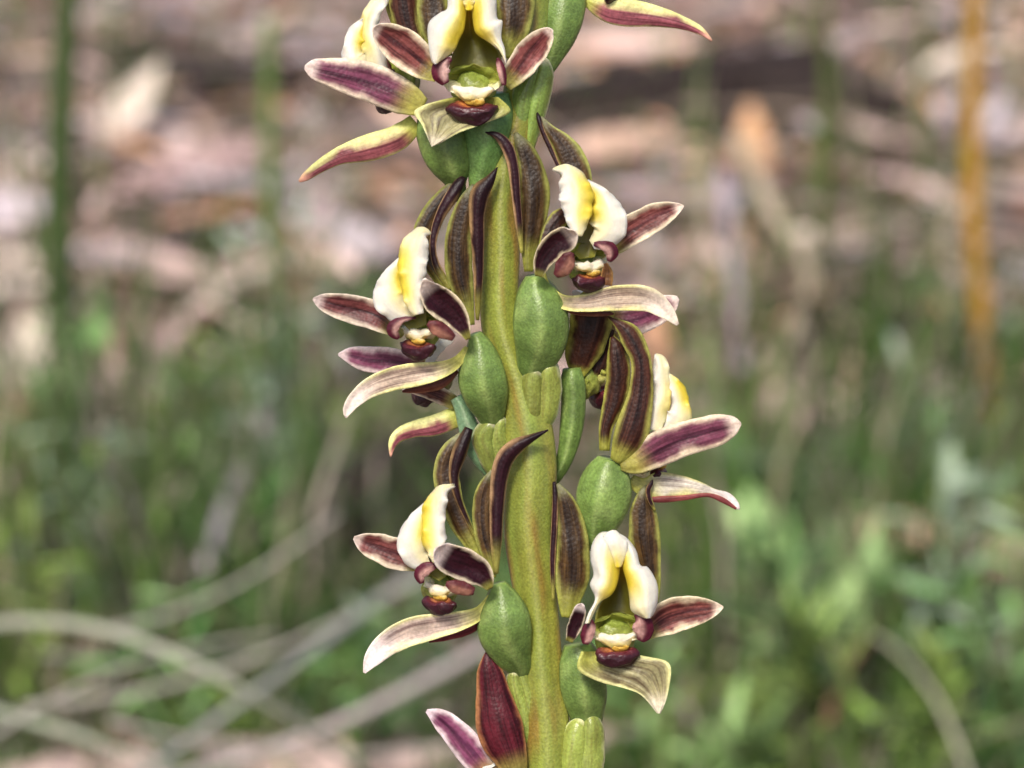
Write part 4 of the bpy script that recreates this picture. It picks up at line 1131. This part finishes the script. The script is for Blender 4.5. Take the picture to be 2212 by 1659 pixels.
def herb_px(px, py, kind, sc, label, group=None):
    g = G(px, py)
    return herb(g.x, g.y, kind, sc, label.replace('@', near(g.x, g.y)), group)

st, fo = herb_parts(rh, .05, .035, .031, HERBC['mint green'], 4)
for p_, sc_, lb_ in (((1880, 1230), .7, 'pale mint green leafy sprig beside the ochre stalk'), ((1790, 1260), .5, 'small mint green sprig in front of darker herbs'), ((2010, 1200), .5, 'mint green sprig touching the foot of the ochre stalk')):
    herb_src['mint green'].append(('broad leaved', st.mesh('stem', M_GREEN), fo.mesh('foliage', M_GREEN)))
    keep = herb_src['mint green']; herb_src['mint green'] = keep[-1:]
    herb_px(*p_, 'mint green', sc_, lb_)
    herb_src['mint green'] = keep
zones = [((-100, 700), (1120, 2100), 20, ['mid green', 'dark green', 'mid green', 'yellow green', 'grey green'], .85),
         ((1450, 2350), (1150, 2100), 30, ['mid green', 'dark green', 'grey green', 'yellow green', 'mid green', 'mint green'], .85),
         ((2000, 2350), (760, 1000), 5, ['grey green', 'dark green'], .7),
         ((-150, 320), (60, 300), 3, ['mid green', 'dark green'], .7),
         ((250, 800), (880, 1150), 7, ['mid green', 'yellow green'], .7),
         ((700, 1400), (1200, 2000), 8, ['mid green', 'dark green', 'grey green'], .6)]
for (x0, x1), (y0, y1), cnt, kinds, sc in zones:
    for _ in range(cnt):
        k = rh.choice(kinds)
        herb_px(rh.uniform(x0, x1), rh.uniform(y0, y1), k, sc * rh.uniform(.7, 1.2), f'% leafy {k} herb growing @', f'% {k} herbs')

# --- grass as a mass
mb = MB()
for i in range(5600):
    if i < 400:
        g = G(rh.choice([rh.uniform(-120, 720), rh.uniform(1480, 2330)]), rh.uniform(1080, 1800)); x, y = g.x, g.y
    elif rh.random() < .8:
        g = G(rh.uniform(-250, 2462), rh.choice([rh.uniform(1080, 2200), rh.uniform(1080, 2200), rh.uniform(1080, 2200), rh.uniform(-200, 1080)]))
        x, y = g.x, g.y
    else:
        x, y = rh.uniform(-1.6, 1.6), rh.uniform(.2, 3.5)
    h = rh.choice([rh.uniform(.02, .06), rh.uniform(.05, .12)]); h = rh.uniform(.09, .19) if i < 400 else h; a = rh.uniform(0, 6.28); ln = rh.uniform(.1, .35 if i < 400 else .8) * h; w = rh.uniform(.0006, .0017)
    d = Vector((cos(a), sin(a), 0)); sd = Vector((-sin(a), cos(a), 0))
    c = L(rh.choice(['6a9440', '84ac54', 'a0bc6c', '4f7034', 'c6ba9c', 'd6c6b6']), rh.uniform(.6, 1.1))
    b0 = Vector((x, y, height(x, y) - .004))
    pr = []
    for s, ww in ((0, 1), (.5, .8), (1, .08)):
        q = b0 + Vector((0, 0, h * (s - .25 * s * s))) + d * (ln * s * s)
        pr.append((mb.add(q - sd * w * ww, (*c, 0)), mb.add(q + d * w * .4 * ww, (*c, 0)), mb.add(q + sd * w * ww, (*c, 0))))
    mb.grid(pr, loop=True)
tag(mb.obj('grass', M_GREEN), 'short green and straw coloured grass growing through the litter', 'grass', kind='stuff')
